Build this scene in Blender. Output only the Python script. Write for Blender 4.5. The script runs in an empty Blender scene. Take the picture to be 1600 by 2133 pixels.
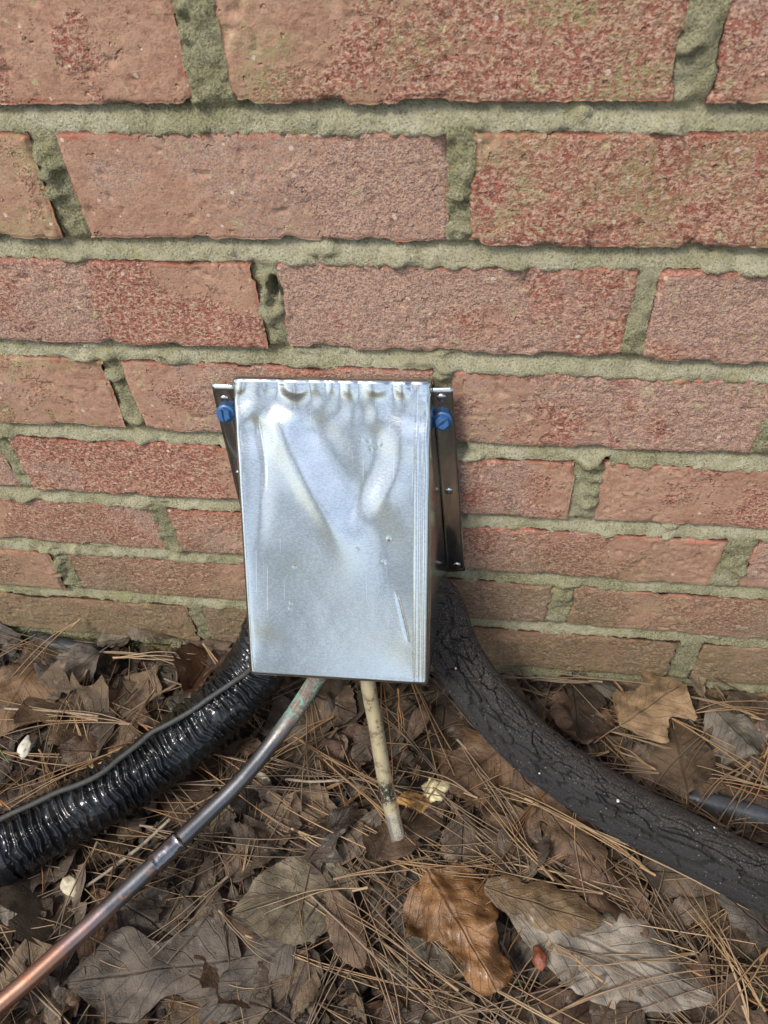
import bpy, math, random
import numpy as np
from mathutils import Vector, Matrix, Euler

# ------------------------------------------------------------------ camera, sky, sun, exposure
S = bpy.context.scene
COL = S.collection
CAM_LOC = (0.02548, -0.37123, 0.59837)
CAM_ROT = (0.76175, 0.04558, 0.12140)
FPX = 1598.75                               # focal length in pixels of a 1600 px wide picture
cam_data = bpy.data.cameras.new('camera')
cam = bpy.data.objects.new('camera', cam_data)
COL.objects.link(cam)
cam.location = CAM_LOC
cam.rotation_euler = CAM_ROT
cam_data.sensor_fit = 'HORIZONTAL'
cam_data.sensor_width = 36.0
cam_data.lens = 36.0 * FPX / 1600.0
cam_data.clip_start = 0.01
cam_data.clip_end = 2000.0
cam_data.dof.use_dof = True
cam_data.dof.focus_distance = 0.54
cam_data.dof.aperture_fstop = 22.0
S.camera = cam

SUN_EL, SUN_AZ = math.radians(52), math.atan2(-0.50, -0.62)   # towards the sun: up, left of and behind the camera
W = bpy.data.worlds.new('World')
S.world = W
W.use_nodes = True
wn = W.node_tree.nodes
wl = W.node_tree.links
bg = wn['Background']
sky = wn.new('ShaderNodeTexSky')
sky.sky_type = 'NISHITA'
sky.sun_disc = False
sky.sun_elevation = SUN_EL
sky.sun_rotation = SUN_AZ
sky.air_density = 1.0
sky.dust_density = 2.5
sky.ozone_density = 1.0
hs_ = wn.new('ShaderNodeHueSaturation')          # thin overcast: the blue is veiled
hs_.inputs['Saturation'].default_value = 0.68
wl.new(sky.outputs[0], hs_.inputs['Color'])
tc_ = wn.new('ShaderNodeTexCoord')
cl_ = wn.new('ShaderNodeTexNoise')                # uneven cloud, the same all round
cl_.inputs['Scale'].default_value = 2.4
cl_.inputs['Detail'].default_value = 5.0
cl_.inputs['Distortion'].default_value = 0.6
wl.new(tc_.outputs['Generated'], cl_.inputs['Vector'])
mr_ = wn.new('ShaderNodeMapRange')
for i_, v_ in ((1, 0.38), (2, 0.62), (3, 0.42), (4, 1.50)):
    mr_.inputs[i_].default_value = v_
wl.new(cl_.outputs[0], mr_.inputs[0])
vm_ = wn.new('ShaderNodeVectorMath')
vm_.operation = 'SCALE'
wl.new(hs_.outputs[0], vm_.inputs[0])
wl.new(mr_.outputs[0], vm_.inputs['Scale'])
wl.new(vm_.outputs[0], bg.inputs[0])
bg.inputs[1].default_value = 0.10
sun_data = bpy.data.lights.new('sun', 'SUN')
sun_data.energy = 1.5
sun_data.angle = math.radians(15)
sun_data.color = (1.0, 0.95, 0.87)
sun = bpy.data.objects.new('sun', sun_data)
COL.objects.link(sun)
to_sun = Vector((math.sin(SUN_AZ) * math.cos(SUN_EL), math.cos(SUN_AZ) * math.cos(SUN_EL), math.sin(SUN_EL)))
sun.rotation_euler = to_sun.to_track_quat('Z', 'Y').to_euler()
S.view_settings.view_transform = 'Standard'
S.view_settings.look = 'None'
S.view_settings.gamma = 1.0
S.view_settings.use_curve_mapping = False
S.view_settings.exposure = 0.96
S.cycles.max_bounces = 6
S.cycles.diffuse_bounces = 3
S.cycles.glossy_bounces = 3
S.cycles.use_denoising = True
S.cycles.adaptive_threshold = 0.02

rng = np.random.default_rng(7)
random.seed(7)
CAM_M = np.array(Euler(CAM_ROT, 'XYZ').to_matrix())
CAM_P = np.array(CAM_LOC)


def at(px, py, z=None, y=None):
    """point of the place seen at a pixel of the photograph, on the level z or on the plane y"""
    d = CAM_M @ np.array([(px - 800.0) / FPX, -(py - 1066.5) / FPX, -1.0])
    t = (z - CAM_P[2]) / d[2] if z is not None else (y - CAM_P[1]) / d[1]
    return CAM_P + t * d


def to_px(p):
    q = CAM_M.T @ (np.asarray(p, float) - CAM_P)
    return 800 + FPX * q[0] / -q[2], 1066.5 - FPX * q[1] / -q[2]


# ------------------------------------------------------------------ noise
def _h(ix, iy, iz, seed):
    n = (ix.astype(np.int64) * 374761393 + iy.astype(np.int64) * 668265263 + iz.astype(np.int64) * 2147483647 + seed * 1274126177) & 0xffffffff
    n = ((n ^ (n >> 13)) * 1274126177) & 0xffffffff
    n = ((n ^ (n >> 16)) * 2246822519) & 0xffffffff
    n = n ^ (n >> 15)
    return (n & 0xffffff) / float(0xffffff)


def vnoise(x, y, z=0.0, seed=0):
    x, y, z = np.broadcast_arrays(np.asarray(x, float), np.asarray(y, float), np.asarray(z, float))
    ix, iy, iz = np.floor(x), np.floor(y), np.floor(z)
    fx, fy, fz = x - ix, y - iy, z - iz
    fx, fy, fz = [f * f * (3 - 2 * f) for f in (fx, fy, fz)]
    r = 0
    for a in (0, 1):
        for b in (0, 1):
            for c in (0, 1):
                w = (fx if a else 1 - fx) * (fy if b else 1 - fy) * (fz if c else 1 - fz)
                r = r + w * _h(ix + a, iy + b, iz + c, seed)
    return r * 2 - 1


def fbm(x, y, z=0.0, octv=4, seed=0):
    r, a, s = 0, 1.0, 0
    for o in range(octv):
        r = r + a * vnoise(np.asarray(x) * 2 ** o + o * 17.3, np.asarray(y) * 2 ** o + o * 5.1, np.asarray(z) * 2 ** o, seed + o)
        s += a
        a *= 0.5
    return r / s


def sstep(a, b, x):
    t = np.clip((np.asarray(x, float) - a) / (b - a), 0, 1)
    return t * t * (3 - 2 * t)


# ------------------------------------------------------------------ mesh helpers
def mesh(name, V, F, mats=None, smooth=True, fattr=None, uv=None, cattr=None):
    V = np.asarray(V, np.float32)
    m = bpy.data.meshes.new(name)
    if isinstance(F, np.ndarray):
        nf, k = F.shape
        m.vertices.add(len(V))
        m.vertices.foreach_set('co', V.ravel())
        m.loops.add(nf * k)
        m.loops.foreach_set('vertex_index', F.astype(np.int32).ravel())
        m.polygons.add(nf)
        m.polygons.foreach_set('loop_start', np.arange(0, nf * k, k, dtype=np.int32))
        m.polygons.foreach_set('loop_total', np.full(nf, k, np.int32))
        m.update(calc_edges=True)
    else:
        m.from_pydata(V.tolist(), [], F)
    m.validate(clean_customdata=False)
    m.polygons.foreach_set('use_smooth', np.full(len(m.polygons), smooth))
    if fattr:
        for k_, a in fattr.items():
            m.attributes.new(k_, 'FLOAT', 'POINT').data.foreach_set('value', np.asarray(a, np.float32).ravel())
    if uv is not None:
        m.attributes.new('luv', 'FLOAT_VECTOR', 'POINT').data.foreach_set('vector', np.asarray(uv, np.float32).ravel())
    if cattr is not None:
        m.attributes.new('lc', 'FLOAT_COLOR', 'POINT').data.foreach_set('color', np.asarray(cattr, np.float32).ravel())
    if mats is not None:
        m.materials.append(mats)
    m.update()
    return m


def obj(name, me, parent=None, label=None, cat=None, group=None, kind=None, loc=None, rot=None):
    o = bpy.data.objects.new(name, me)
    COL.objects.link(o)
    if parent is not None:
        o.parent = parent
    if loc is not None:
        o.location = [float(c) for c in loc]
    if rot is not None:
        o.rotation_euler = rot
    if label:
        o['label'] = label
    if cat:
        o['category'] = cat
    if group:
        o['group'] = group
    if kind:
        o['kind'] = kind
    return o


def gridF(nu, nv, wrap_v=False, off=0):
    i = np.arange(nu - 1)[:, None]
    nj = nv if wrap_v else nv - 1
    j = np.arange(nj)[None, :]
    j2 = (j + 1) % nv
    a = i * nv + j
    b = (i + 1) * nv + j
    c = (i + 1) * nv + j2
    d = i * nv + j2
    return np.stack([a, b, c, d], -1).reshape(-1, 4) + off


def spline(pts, n):
    """evenly spaced points along a Catmull-Rom curve"""
    P = np.asarray(pts, float)
    P = np.vstack([2 * P[0] - P[1], P, 2 * P[-1] - P[-2]])
    out = []
    for i in range(1, len(P) - 2):
        t = np.linspace(0, 1, 60, endpoint=False)[:, None]
        p0, p1, p2, p3 = P[i - 1], P[i], P[i + 1], P[i + 2]
        out.append(0.5 * (2 * p1 + (p2 - p0) * t + (2 * p0 - 5 * p1 + 4 * p2 - p3) * t ** 2 + (3 * p1 - p0 - 3 * p2 + p3) * t ** 3))
    out.append(P[-2][None])
    Q = np.vstack(out)
    L = np.concatenate([[0], np.cumsum(np.linalg.norm(np.diff(Q, axis=0), axis=1))])
    s = np.linspace(0, L[-1], n)
    return np.stack([np.interp(s, L, Q[:, k]) for k in range(3)], 1), s


def frames(C, up=(0, 0, 1)):
    T = np.gradient(C, axis=0)
    T /= np.linalg.norm(T, axis=1)[:, None]
    up = np.asarray(up, float)
    B = np.cross(T, up)
    B /= np.linalg.norm(B, axis=1)[:, None] + 1e-12
    N = np.cross(B, T)
    return T, N, B


def tube(pts, rad, n, nseg, caps=True, up=(0, 0, 1)):
    """closed tube; rad: number or f(s, theta)->radius; theta 0 is up"""
    C, s = spline(pts, n)
    T, N, B = frames(C, up)
    th = np.arange(nseg) / nseg * 2 * np.pi
    SS, TT = np.meshgrid(s, th, indexing='ij')
    R = rad(SS, TT) if callable(rad) else np.full_like(SS, rad)
    V = C[:, None] + R[..., None] * (np.cos(TT)[..., None] * N[:, None] + np.sin(TT)[..., None] * B[:, None])
    V = V.reshape(-1, 3)
    F = gridF(n, nseg, True)
    uv = np.stack([SS, TT / (2 * np.pi), SS * 0], -1).reshape(-1, 3)
    if caps:
        k = len(V)
        V = np.vstack([V, C[0], C[-1]])
        uv = np.vstack([uv, [s[0], 0, 0], [s[-1], 0, 0]])
        j = np.arange(nseg)
        j2 = (j + 1) % nseg
        e = (n - 1) * nseg
        FL = [tuple(f) for f in F.tolist()]
        FL += [(k, int(a), int(b)) for a, b in zip(j, j2)]
        FL += [(k + 1, e + int(b), e + int(a)) for a, b in zip(j, j2)]
        return V, FL, uv, s
    return V, F, uv, s


# ------------------------------------------------------------------ material helpers
class NT:
    def __init__(self, name):
        self.m = bpy.data.materials.new(name)
        self.m.use_nodes = True
        self.t = self.m.node_tree
        self.t.nodes.clear()

    def n(self, typ, ins=None, out=0, **props):
        nd = self.t.nodes.new('ShaderNode' + typ)
        for k, v in props.items():
            setattr(nd, k, v)
        for k, v in (ins or {}).items():
            sk = nd.inputs[k]
            if hasattr(v, 'is_output'):
                self.t.links.new(v, sk)
            else:
                sk.default_value = v
        self.last = nd
        return nd.outputs[out] if len(nd.outputs) else None

    def noise(self, vec, scale, detail=3, rough=0.55, dist=0.0, w=None, color=False):
        if w is not None:                      # a different patch of the noise for every object
            vec = self.n('VectorMath', {0: vec, 1: self.n('CombineXYZ', {0: w, 1: w, 2: w})}, operation='ADD')
        return self.n('TexNoise', {'Vector': vec, 'Scale': scale, 'Detail': detail, 'Roughness': rough, 'Distortion': dist}, out=1 if color else 0)

    def ramp(self, fac, a, b, lo=0.0, hi=1.0):
        return self.n('MapRange', {0: fac, 1: a, 2: b, 3: lo, 4: hi}, interpolation_type='SMOOTHSTEP')

    def mix(self, fac, a, b, blend='MIX'):
        nd = self.t.nodes.new('ShaderNodeMix')
        nd.data_type = 'RGBA'
        nd.blend_type = blend
        for sk, v in ((nd.inputs[0], fac), (nd.inputs[6], a), (nd.inputs[7], b)):
            if hasattr(v, 'is_output'):
                self.t.links.new(v, sk)
            else:
                sk.default_value = v if not isinstance(v, tuple) or len(v) == 4 else (*v, 1)
        return nd.outputs[2]

    def math(self, op, a, b=0.0, c=None):
        nd = self.t.nodes.new('ShaderNodeMath')
        nd.operation = op
        for i, v in enumerate((a, b) if c is None else (a, b, c)):
            if hasattr(v, 'is_output'):
                self.t.links.new(v, nd.inputs[i])
            else:
                nd.inputs[i].default_value = v
        return nd.outputs[0]

    def bump(self, height, dist, strength=1.0, normal=None):
        ins = {'Height': height, 'Distance': dist, 'Strength': strength}
        if normal is not None:
            ins['Normal'] = normal
        return self.n('Bump', ins)

    def out(self, shader):
        self.n('OutputMaterial', {'Surface': shader})
        return self.m

    def pbsdf(self, **ins):
        return self.n('BsdfPrincipled', {k.replace('_', ' '): v for k, v in ins.items()})


def rgb(r, g, b):
    """sRGB 0-255 to linear"""
    f = lambda c: (c / 255) / 12.92 if c <= 10 else ((c / 255 + 0.055) / 1.055) ** 2.4
    return (f(r), f(g), f(b))


# ---- brick: obj.color r = smooth buff skin, g = purple-grey bloom, b = algae
def brick_material():
    t = NT('brick_clay')
    oc = t.n('TexCoord', out=3)
    rnd = t.n('ObjectInfo', out=5)
    t.n('ObjectInfo', out=1)
    oi = t.last
    sep = t.n('SeparateColor', {0: oi.outputs[1]})
    sr = t.last
    sk, pu, al = sr.outputs[0], sr.outputs[1], sr.outputs[2]
    w = t.math('MULTIPLY', rnd, 60.0)
    edge = t.n('Attribute', out=2, attribute_name='edge')
    big = t.noise(oc, 16, 2, 0.55, 0.4, w)
    mid = t.noise(oc, 75, 3, 0.65, 0.3, w)
    gr = t.noise(oc, 520, 2, 0.7, 0.0, w)
    fine = t.noise(oc, 1300, 1, 0.6, 0.0, w)
    strk = t.n('Mapping', {0: oc, 3: (0.75, 1.0, 1.15)})
    st = t.noise(strk, 500, 3, 0.8, 0.0, w)
    red = t.mix(t.ramp(mid, 0.35, 0.65), (0.25, 0.066, 0.040), (0.335, 0.112, 0.070))
    red = t.mix(t.ramp(fine, 0.42, 0.62), red, (0.33, 0.145, 0.105))
    buff = t.mix(t.ramp(mid, 0.3, 0.7), (0.41, 0.245, 0.165), (0.335, 0.180, 0.118))
    # smooth buff skin patches, their border broken up by the grain
    m1 = t.math('ADD', t.math('MULTIPLY', big, 1.2), t.math('ADD', t.math('MULTIPLY', mid, 0.5), t.math('MULTIPLY', gr, 0.30)))
    gx_ = t.n('SeparateXYZ', {0: oc})
    grd = t.math('MULTIPLY', t.math('MULTIPLY', t.math('SUBTRACT', oi.outputs[2], 0.5), gx_), 9.0)
    m1 = t.math('ADD', t.math('ADD', m1, grd), t.math('SUBTRACT', sk, 0.5))
    skin = t.ramp(m1, 1.00, 1.12)
    col = t.mix(skin, red, buff)
    # sandy speckle on the bare body
    sp = t.ramp(st, 0.47, 0.55)
    col = t.mix(t.math('MULTIPLY', sp, t.math('SUBTRACT', 0.80, t.math('MULTIPLY', skin, 0.60))), col, (0.52, 0.37, 0.265))
    dk = t.ramp(gr, 0.45, 0.38)
    col = t.mix(t.math('MULTIPLY', dk, t.math('SUBTRACT', 0.72, t.math('MULTIPLY', skin, 0.42))), col, (0.115, 0.045, 0.032))
    # purple grey bloom
    pn = t.noise(oc, 22, 3, 0.6, 0.3, t.math('ADD', w, 7.7))
    pm = t.math('MULTIPLY', t.ramp(t.math('SUBTRACT', t.math('ADD', pn, t.math('SUBTRACT', pu, 0.5)), t.math('MULTIPLY', grd, 0.6)), 0.44, 0.62), t.ramp(st, 0.56, 0.44))
    col = t.mix(t.math('MULTIPLY', pm, 0.85), col, t.mix(t.ramp(fine, 0.4, 0.6), (0.24, 0.140, 0.108), (0.44, 0.340, 0.275)))
    # worn arrises show the bare clay
    ed = t.math('MULTIPLY', t.ramp(t.math('ADD', edge, t.math('MULTIPLY', t.math('SUBTRACT', mid, 0.5), 1.6)), 0.55, 1.0), 0.62)
    col = t.mix(ed, col, t.mix(gr, (0.34, 0.090, 0.052), (0.41, 0.145, 0.095)))
    # algae and lichen
    an = t.noise(oc, 34, 3, 0.65, 0.5, t.math('ADD', w, 3.1))
    am = t.math('MULTIPLY', t.ramp(t.math('ADD', an, t.math('SUBTRACT', al, 0.5)), 0.50, 0.80), t.ramp(t.noise(oc, 330, 2, 0.75, 0, w), 0.34, 0.60))
    col = t.mix(t.math('MULTIPLY', am, 0.80), col, (0.30, 0.27, 0.13))
    # lichen flecks and dark burnt or dirty blotches
    lf = t.math('MULTIPLY', t.ramp(t.noise(oc, 95, 3, 0.7, 0.2, t.math('ADD', w, 1.7)), 0.60, 0.68), t.ramp(st, 0.44, 0.54))
    col = t.mix(t.math('MULTIPLY', lf, 0.75), col, (0.42, 0.40, 0.21))
    bl = t.math('MULTIPLY', t.ramp(t.noise(oc, 48, 3, 0.65, 0.4, t.math('ADD', w, 12.3)), 0.62, 0.72), t.ramp(gr, 0.62, 0.42))
    col = t.mix(t.math('MULTIPLY', bl, 0.7), col, (0.125, 0.062, 0.047))
    # a few pale grains
    vo = t.n('TexVoronoi', {'Vector': oc, 'Scale': 330.0}, out=0)
    vc = t.last.outputs[1]
    t.n('SeparateColor', {0: vc})
    pick = t.math('GREATER_THAN', t.last.outputs[0], 0.965)
    size = t.math('MULTIPLY_ADD', t.last.outputs[1], 0.30, 0.10)
    col = t.mix(t.math('MULTIPLY', pick, t.math('LESS_THAN', vo, size)), col, (0.58, 0.46, 0.37))
    pits = t.ramp(t.noise(oc, 190, 2, 0.5, 0, w), 0.33, 0.25)
    h = t.math('ADD', t.math('MULTIPLY', gr, 0.8), t.math('MULTIPLY', st, 0.8))
    h = t.math('MULTIPLY', t.math('ADD', h, t.math('MULTIPLY', fine, 0.3)), t.math('SUBTRACT', 1.0, t.math('MULTIPLY', skin, 0.55)))
    h = t.math('SUBTRACT', h, t.math('MULTIPLY', pits, 0.8))
    # splashed soil, green film and painted-in dimmer light on the lowest courses
    wz = t.n('SeparateXYZ', {0: t.n('NewGeometry', out=0)}, out=2)
    film_shade = t.math('MULTIPLY', t.ramp(t.math('ADD', wz, t.math('MULTIPLY', t.math('SUBTRACT', big, 0.5), 0.25)), 0.22, 0.02), t.ramp(st, 0.60, 0.42, 0.50, 0.95))
    col = t.mix(film_shade, col, t.mix(mid, (0.145, 0.105, 0.058), (0.165, 0.145, 0.068)))
    nb = t.bump(h, 0.0011, 1.0)
    return t.out(t.pbsdf(Base_Color=col, Roughness=0.82, Normal=nb, **{'Specular_IOR_Level': 0.35}))


def mortar_material():
    t = NT('mortar_lime')
    oc = t.n('TexCoord', out=3)
    a = t.noise(oc, 20, 4, 0.6, 0.4)
    b = t.noise(oc, 130, 4, 0.7, 0.2)
    c = t.noise(oc, 760, 3, 0.8)
    z = t.n('SeparateXYZ', {0: oc}, out=2)
    low = t.ramp(z, 0.16, 0.0)
    head = t.n('Attribute', out=2, attribute_name='head')
    col = t.mix(t.ramp(b, 0.3, 0.7), (0.46, 0.425, 0.265), (0.61, 0.575, 0.405))
    col = t.mix(t.math('MULTIPLY', t.ramp(c, 0.46, 0.36), 0.8), col, (0.18, 0.165, 0.11))
    col = t.mix(t.ramp(c, 0.56, 0.66), col, (0.66, 0.63, 0.50))
    gm = t.ramp(t.math('ADD', t.math('ADD', t.math('MULTIPLY', a, 0.7), t.math('MULTIPLY', c, 0.3)), t.math('ADD', t.math('MULTIPLY', low, 0.12), t.math('MULTIPLY', head, 0.10))), 0.43, 0.64)
    col = t.mix(t.math('MULTIPLY', gm, 0.75), col, t.mix(t.ramp(c, 0.36, 0.62), (0.12, 0.118, 0.055), (0.42, 0.395, 0.22)))
    yl = t.ramp(t.noise(oc, 45, 3, 0.6, 0.3), 0.58, 0.72)
    col = t.mix(t.math('MULTIPLY', yl, 0.5), col, (0.46, 0.42, 0.19))
    h = t.math('ADD', t.math('MULTIPLY', b, 0.5), c)
    nb = t.bump(h, 0.0034, 1.0)
    return t.out(t.pbsdf(Base_Color=col, Roughness=0.92, Normal=nb, **{'Specular_IOR_Level': 0.25}))


def metal_material(name, base, rough, grain=0.5):
    t = NT(name)
    oc = t.n('TexCoord', out=3)
    a = t.noise(oc, 22, 3, 0.5, 0.3)
    gm = t.n('Mapping', {0: oc, 3: (0.55, 1.0, 1.2)})
    g = t.noise(gm, 900, 3, 0.75)
    g2 = t.noise(gm, 2400, 2, 0.6)
    # long thin scratches
    s1 = t.n('Mapping', {0: oc, 2: (0.0, 0.6, 0.0), 3: (900.0, 20.0, 14.0)})
    s2 = t.n('Mapping', {0: oc, 2: (0.0, -0.9, 0.0), 3: (1000.0, 20.0, 11.0)})
    sc = t.math('MAXIMUM', t.ramp(t.noise(s1, 1.0, 1, 0.4), 0.745, 0.78), t.ramp(t.noise(s2, 1.0, 1, 0.4), 0.75, 0.785))
    r = t.math('ADD', t.math('ADD', rough, t.math('MULTIPLY', t.math('SUBTRACT', a, 0.5), 0.22)), t.math('MULTIPLY', t.math('SUBTRACT', g, 0.5), 0.25 * grain))
    col = t.mix(t.ramp(g, 0.35, 0.65), tuple(c * 0.86 for c in base), base)
    col = t.mix(t.math('MULTIPLY', sc, 0.5), col, (0.9, 0.91, 0.92))
    h = t.math('ADD', t.math('MULTIPLY', g, grain), t.math('MULTIPLY', g2, 0.4 * grain))
    h = t.math('ADD', h, t.math('MULTIPLY', sc, 0.5))
    nb = t.bump(h, 0.00006, 0.6)
    return t.out(t.pbsdf(Base_Color=col, Metallic=1.0, Roughness=r, Normal=nb))


def plain_material(name, col, rough=0.5, var=0.3, scale=120, bumpd=0.0004, metallic=0.0, spec=0.5):
    t = NT(name)
    oc = t.n('TexCoord', out=3)
    a = t.noise(oc, scale, 4, 0.65)
    c = t.mix(t.ramp(a, 0.3, 0.7), tuple(x * (1 - var) for x in col), tuple(min(1, x * (1 + var)) for x in col))
    nb = t.bump(a, bumpd, 0.7)
    return t.out(t.pbsdf(Base_Color=c, Roughness=rough, Metallic=metallic, Normal=nb, **{'Specular_IOR_Level': spec}))


def leaf_material(name, wet=0.0):
    """obj.color (or the lc attribute of a joined mass) is the leaf's own colour; luv = (along 0-1, across -1..1)"""
    t = NT(name)
    oc = t.n('TexCoord', out=3)
    rnd = t.n('ObjectInfo', out=5)
    oi = t.n('ObjectInfo', out=1)
    lc = t.n('Attribute', out=0, attribute_name='lc')
    uv = t.n('Attribute', out=1, attribute_name='luv')
    w = t.math('MULTIPLY', rnd, 40.0)
    base = t.mix(1.0, oi, lc, 'MULTIPLY')
    t.n('SeparateXYZ', {0: uv})
    u, v = t.last.outputs[0], t.last.outputs[1]
    av = t.math('ABSOLUTE', v)
    a = t.noise(oc, 38, 4, 0.6, 0.5, w)
    b = t.noise(oc, 170, 4, 0.7, 0.3, w)
    c = t.noise(oc, 700, 3, 0.7, 0.0, w)
    col = t.mix(t.ramp(a, 0.33, 0.67), t.mix(1.0, base, (0.52, 0.50, 0.48, 1), 'MULTIPLY'), t.mix(1.0, base, (1.40, 1.35, 1.27, 1), 'MULTIPLY'))
    col = t.mix(t.math('MULTIPLY', t.ramp(b, 0.40, 0.28), 0.6), col, t.mix(1.0, base, (0.35, 0.30, 0.26, 1), 'MULTIPLY'))
    # mould spots
    sp = t.math('MULTIPLY', t.ramp(t.noise(oc, 60, 3, 0.6, 0.6, t.math('ADD', w, 5.0)), 0.64, 0.72), 0.75)
    col = t.mix(sp, col, (0.035, 0.028, 0.024))
    gy = t.math('MULTIPLY', t.ramp(t.noise(oc, 85, 4, 0.7, 0.4, t.math('ADD', w, 9.0)), 0.60, 0.72), 0.5)
    col = t.mix(gy, col, (0.30, 0.26, 0.215))
    # veins
    q = t.math('ADD', t.math('SUBTRACT', t.math('MULTIPLY', u, 8.0), t.math('MULTIPLY', av, 2.2)), t.math('MULTIPLY', a, 0.9))
    fr = t.math('ABSOLUTE', t.math('SUBTRACT', t.math('FRACT', q), 0.5))
    vein = t.ramp(fr, 0.055, 0.0)
    rib = t.ramp(av, 0.07, 0.0)
    vv = t.math('MAXIMUM', t.math('MULTIPLY', vein, 0.45), rib)
    col = t.mix(t.math('MULTIPLY', vv, 0.36), col, t.mix(1.0, base, (0.5, 0.44, 0.38, 1), 'MULTIPLY'))
    h = t.math('ADD', t.math('MULTIPLY', b, 1.0), t.math('ADD', t.math('MULTIPLY', c, 0.4), t.math('MULTIPLY', vv, -0.8)))
    nb = t.bump(h, 0.0016, 0.9)
    ro = t.math('ADD', 0.64 - 0.24 * wet, t.math('MULTIPLY', t.math('SUBTRACT', a, 0.5), 0.35))
    p = t.pbsdf(Base_Color=col, Roughness=ro, Normal=nb, **{'Specular_IOR_Level': 0.35 + 0.2 * wet, 'Coat_Weight': t.math('MULTIPLY', t.ramp(t.noise(oc, 55, 3, 0.6), 0.48, 0.62), 0.35 * wet), 'Coat_Roughness': 0.16})
    tr = t.n('BsdfTranslucent', {0: col})
    return t.out(t.n('MixShader', {0: 0.10, 1: p, 2: tr}))


def needle_material():
    t = NT('pine_needle')
    oc = t.n('TexCoord', out=3)
    oi = t.n('ObjectInfo', out=1)
    lc = t.n('Attribute', out=0, attribute_name='lc')
    base = t.mix(1.0, oi, lc, 'MULTIPLY')
    a = t.noise(oc, 90, 3, 0.6)
    col = t.mix(a, t.mix(1.0, base, (0.6, 0.55, 0.5, 1), 'MULTIPLY'), t.mix(1.0, base, (1.3, 1.25, 1.2, 1), 'MULTIPLY'))
    return t.out(t.pbsdf(Base_Color=col, Roughness=0.5))


def soil_material():
    t = NT('dark_soil')
    oc = t.n('TexCoord', out=3)
    a = t.noise(oc, 30, 5, 0.65)
    b = t.noise(oc, 240, 4, 0.7)
    col = t.mix(a, (0.020, 0.015, 0.011), (0.065, 0.048, 0.034))
    col = t.mix(t.ramp(b, 0.60, 0.72), col, (0.12, 0.09, 0.065))
    nb = t.bump(t.math('ADD', a, t.math('MULTIPLY', b, 0.5)), 0.006, 1.0)
    return t.out(t.pbsdf(Base_Color=col, Roughness=t.ramp(a, 0.35, 0.6, 0.4, 0.9), Normal=nb))


M_BRICK = brick_material()
M_MORTAR = mortar_material()
M_LEAF = leaf_material('dry_leaf')
M_WET = leaf_material('wet_leaf', 1.0)
M_DAMP = leaf_material('damp_leaf', 0.45)
M_NEEDLE = needle_material()
M_SOIL = soil_material()

# ------------------------------------------------------------------ the ground
def ground_z(x, y):
    near = sstep(1.2, 0.3, np.hypot(x, y + 0.2))
    return near * (0.006 * fbm(np.asarray(x) * 14, np.asarray(y) * 14, 0, 3, 5)) - 0.004


gx = np.concatenate([[-400, -120, -40, -12, -4, -2], np.linspace(-1.1, 1.1, 150), [2, 4, 12, 40, 120, 400]])
gy = np.concatenate([[-400, -120, -40, -12, -4, -2], np.linspace(-1.2, 0.06, 100)])
GX, GY = np.meshgrid(gx, gy, indexing='ij')
obj('ground', mesh('ground', np.stack([GX, GY, ground_z(GX, GY)], -1).reshape(-1, 3), gridF(len(gx), len(gy)), M_SOIL), kind='structure')

# ------------------------------------------------------------------ the brick wall
BED = {-4: .263 + .465, -3: .198 + .465, -2: .133 + .465, -1: .068 + .465, 0: .4681, 1: .4010, 2: .3339, 3: .2659, 4: .2010, 5: .1394, 6: .0783, 7: .0125, 8: -.0525}
# head joints of every course between bed joints i-1 and i: (x, width)
HEAD = {
    -3: [(-.72, .011), (-.515, .011), (-.31, .011), (-.105, .011), (.10, .012), (.305, .011), (.51, .011), (.715, .011)],
    -2: [(-.62, .011), (-.41, .011), (-.20, .011), (.004, .011), (.21, .011), (.415, .011), (.62, .011)],
    -1: [(-.72, .011), (-.515, .011), (-.31, .011), (-.105, .011), (.10, .012), (.305, .011), (.51, .011), (.715, .011)],
    -0.5: [],
    0: [(-.72, .012), (-.52, .012), (-.312, .012), (-.1055, .0185), (.108, .0155), (.312, .012), (.515, .012), (.72, .012)],
    1: [(-.61, .012), (-.405, .012), (-.1973, .014), (.0100, .0105), (.215, .011), (.42, .011), (.625, .011)],
    2: [(-.72, .012), (-.505, .012), (-.300, .012), (-.0953, .0115), (.1086, .0090), (.312, .011), (.515, .011), (.72, .011)],
    3: [(-.61, .012), (-.407, .012), (-.2032, .0125), (.0020, .0110), (.1985, .013), (.405, .011), (.61, .011)],
    4: [(-.71, .012), (-.51, .012), (-.3075, .011), (-.105, .012), (.0978, .0165), (.303, .012), (.51, .011), (.71, .011)],
    5: [(-.61, .012), (-.41, .012), (-.2087, .0130), (-.002, .012), (.2080, .0200), (.41, .012), (.61, .012)],
    6: [(-.71, .012), (-.515, .012), (-.3130, .0135), (-.108, .012), (.0955, .0155), (.300, .012), (.505, .012), (.71, .012)],
    7: [(-.61, .012), (-.415, .012), (-.2097, .0120), (-.002, .012), (.2040, .0190), (.41, .012), (.61, .012)],
    8: [(-.71, .012), (-.51, .012), (-.305, .012), (-.10, .012), (.105, .012), (.300, .012), (.505, .012), (.71, .012)],
}
HEAD.pop(-0.5)
for js in HEAD.values():
    for _ in range(2):
        js.insert(0, (js[0][0] - .205, .012))
        js.append((js[-1][0] + .205, .012))
BEDT = 0.0120                                      # bed joint thickness
rects = []                                         # course, x0, x1, z0, z1
for c, js in HEAD.items():
    z1 = BED[c - 1] - BEDT / 2
    z0 = BED[c] + BEDT / 2
    for (a, wa), (b, wb) in zip(js[:-1], js[1:]):
        rects.append((c, a + wa / 2, b - wb / 2, z0, z1))

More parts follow.
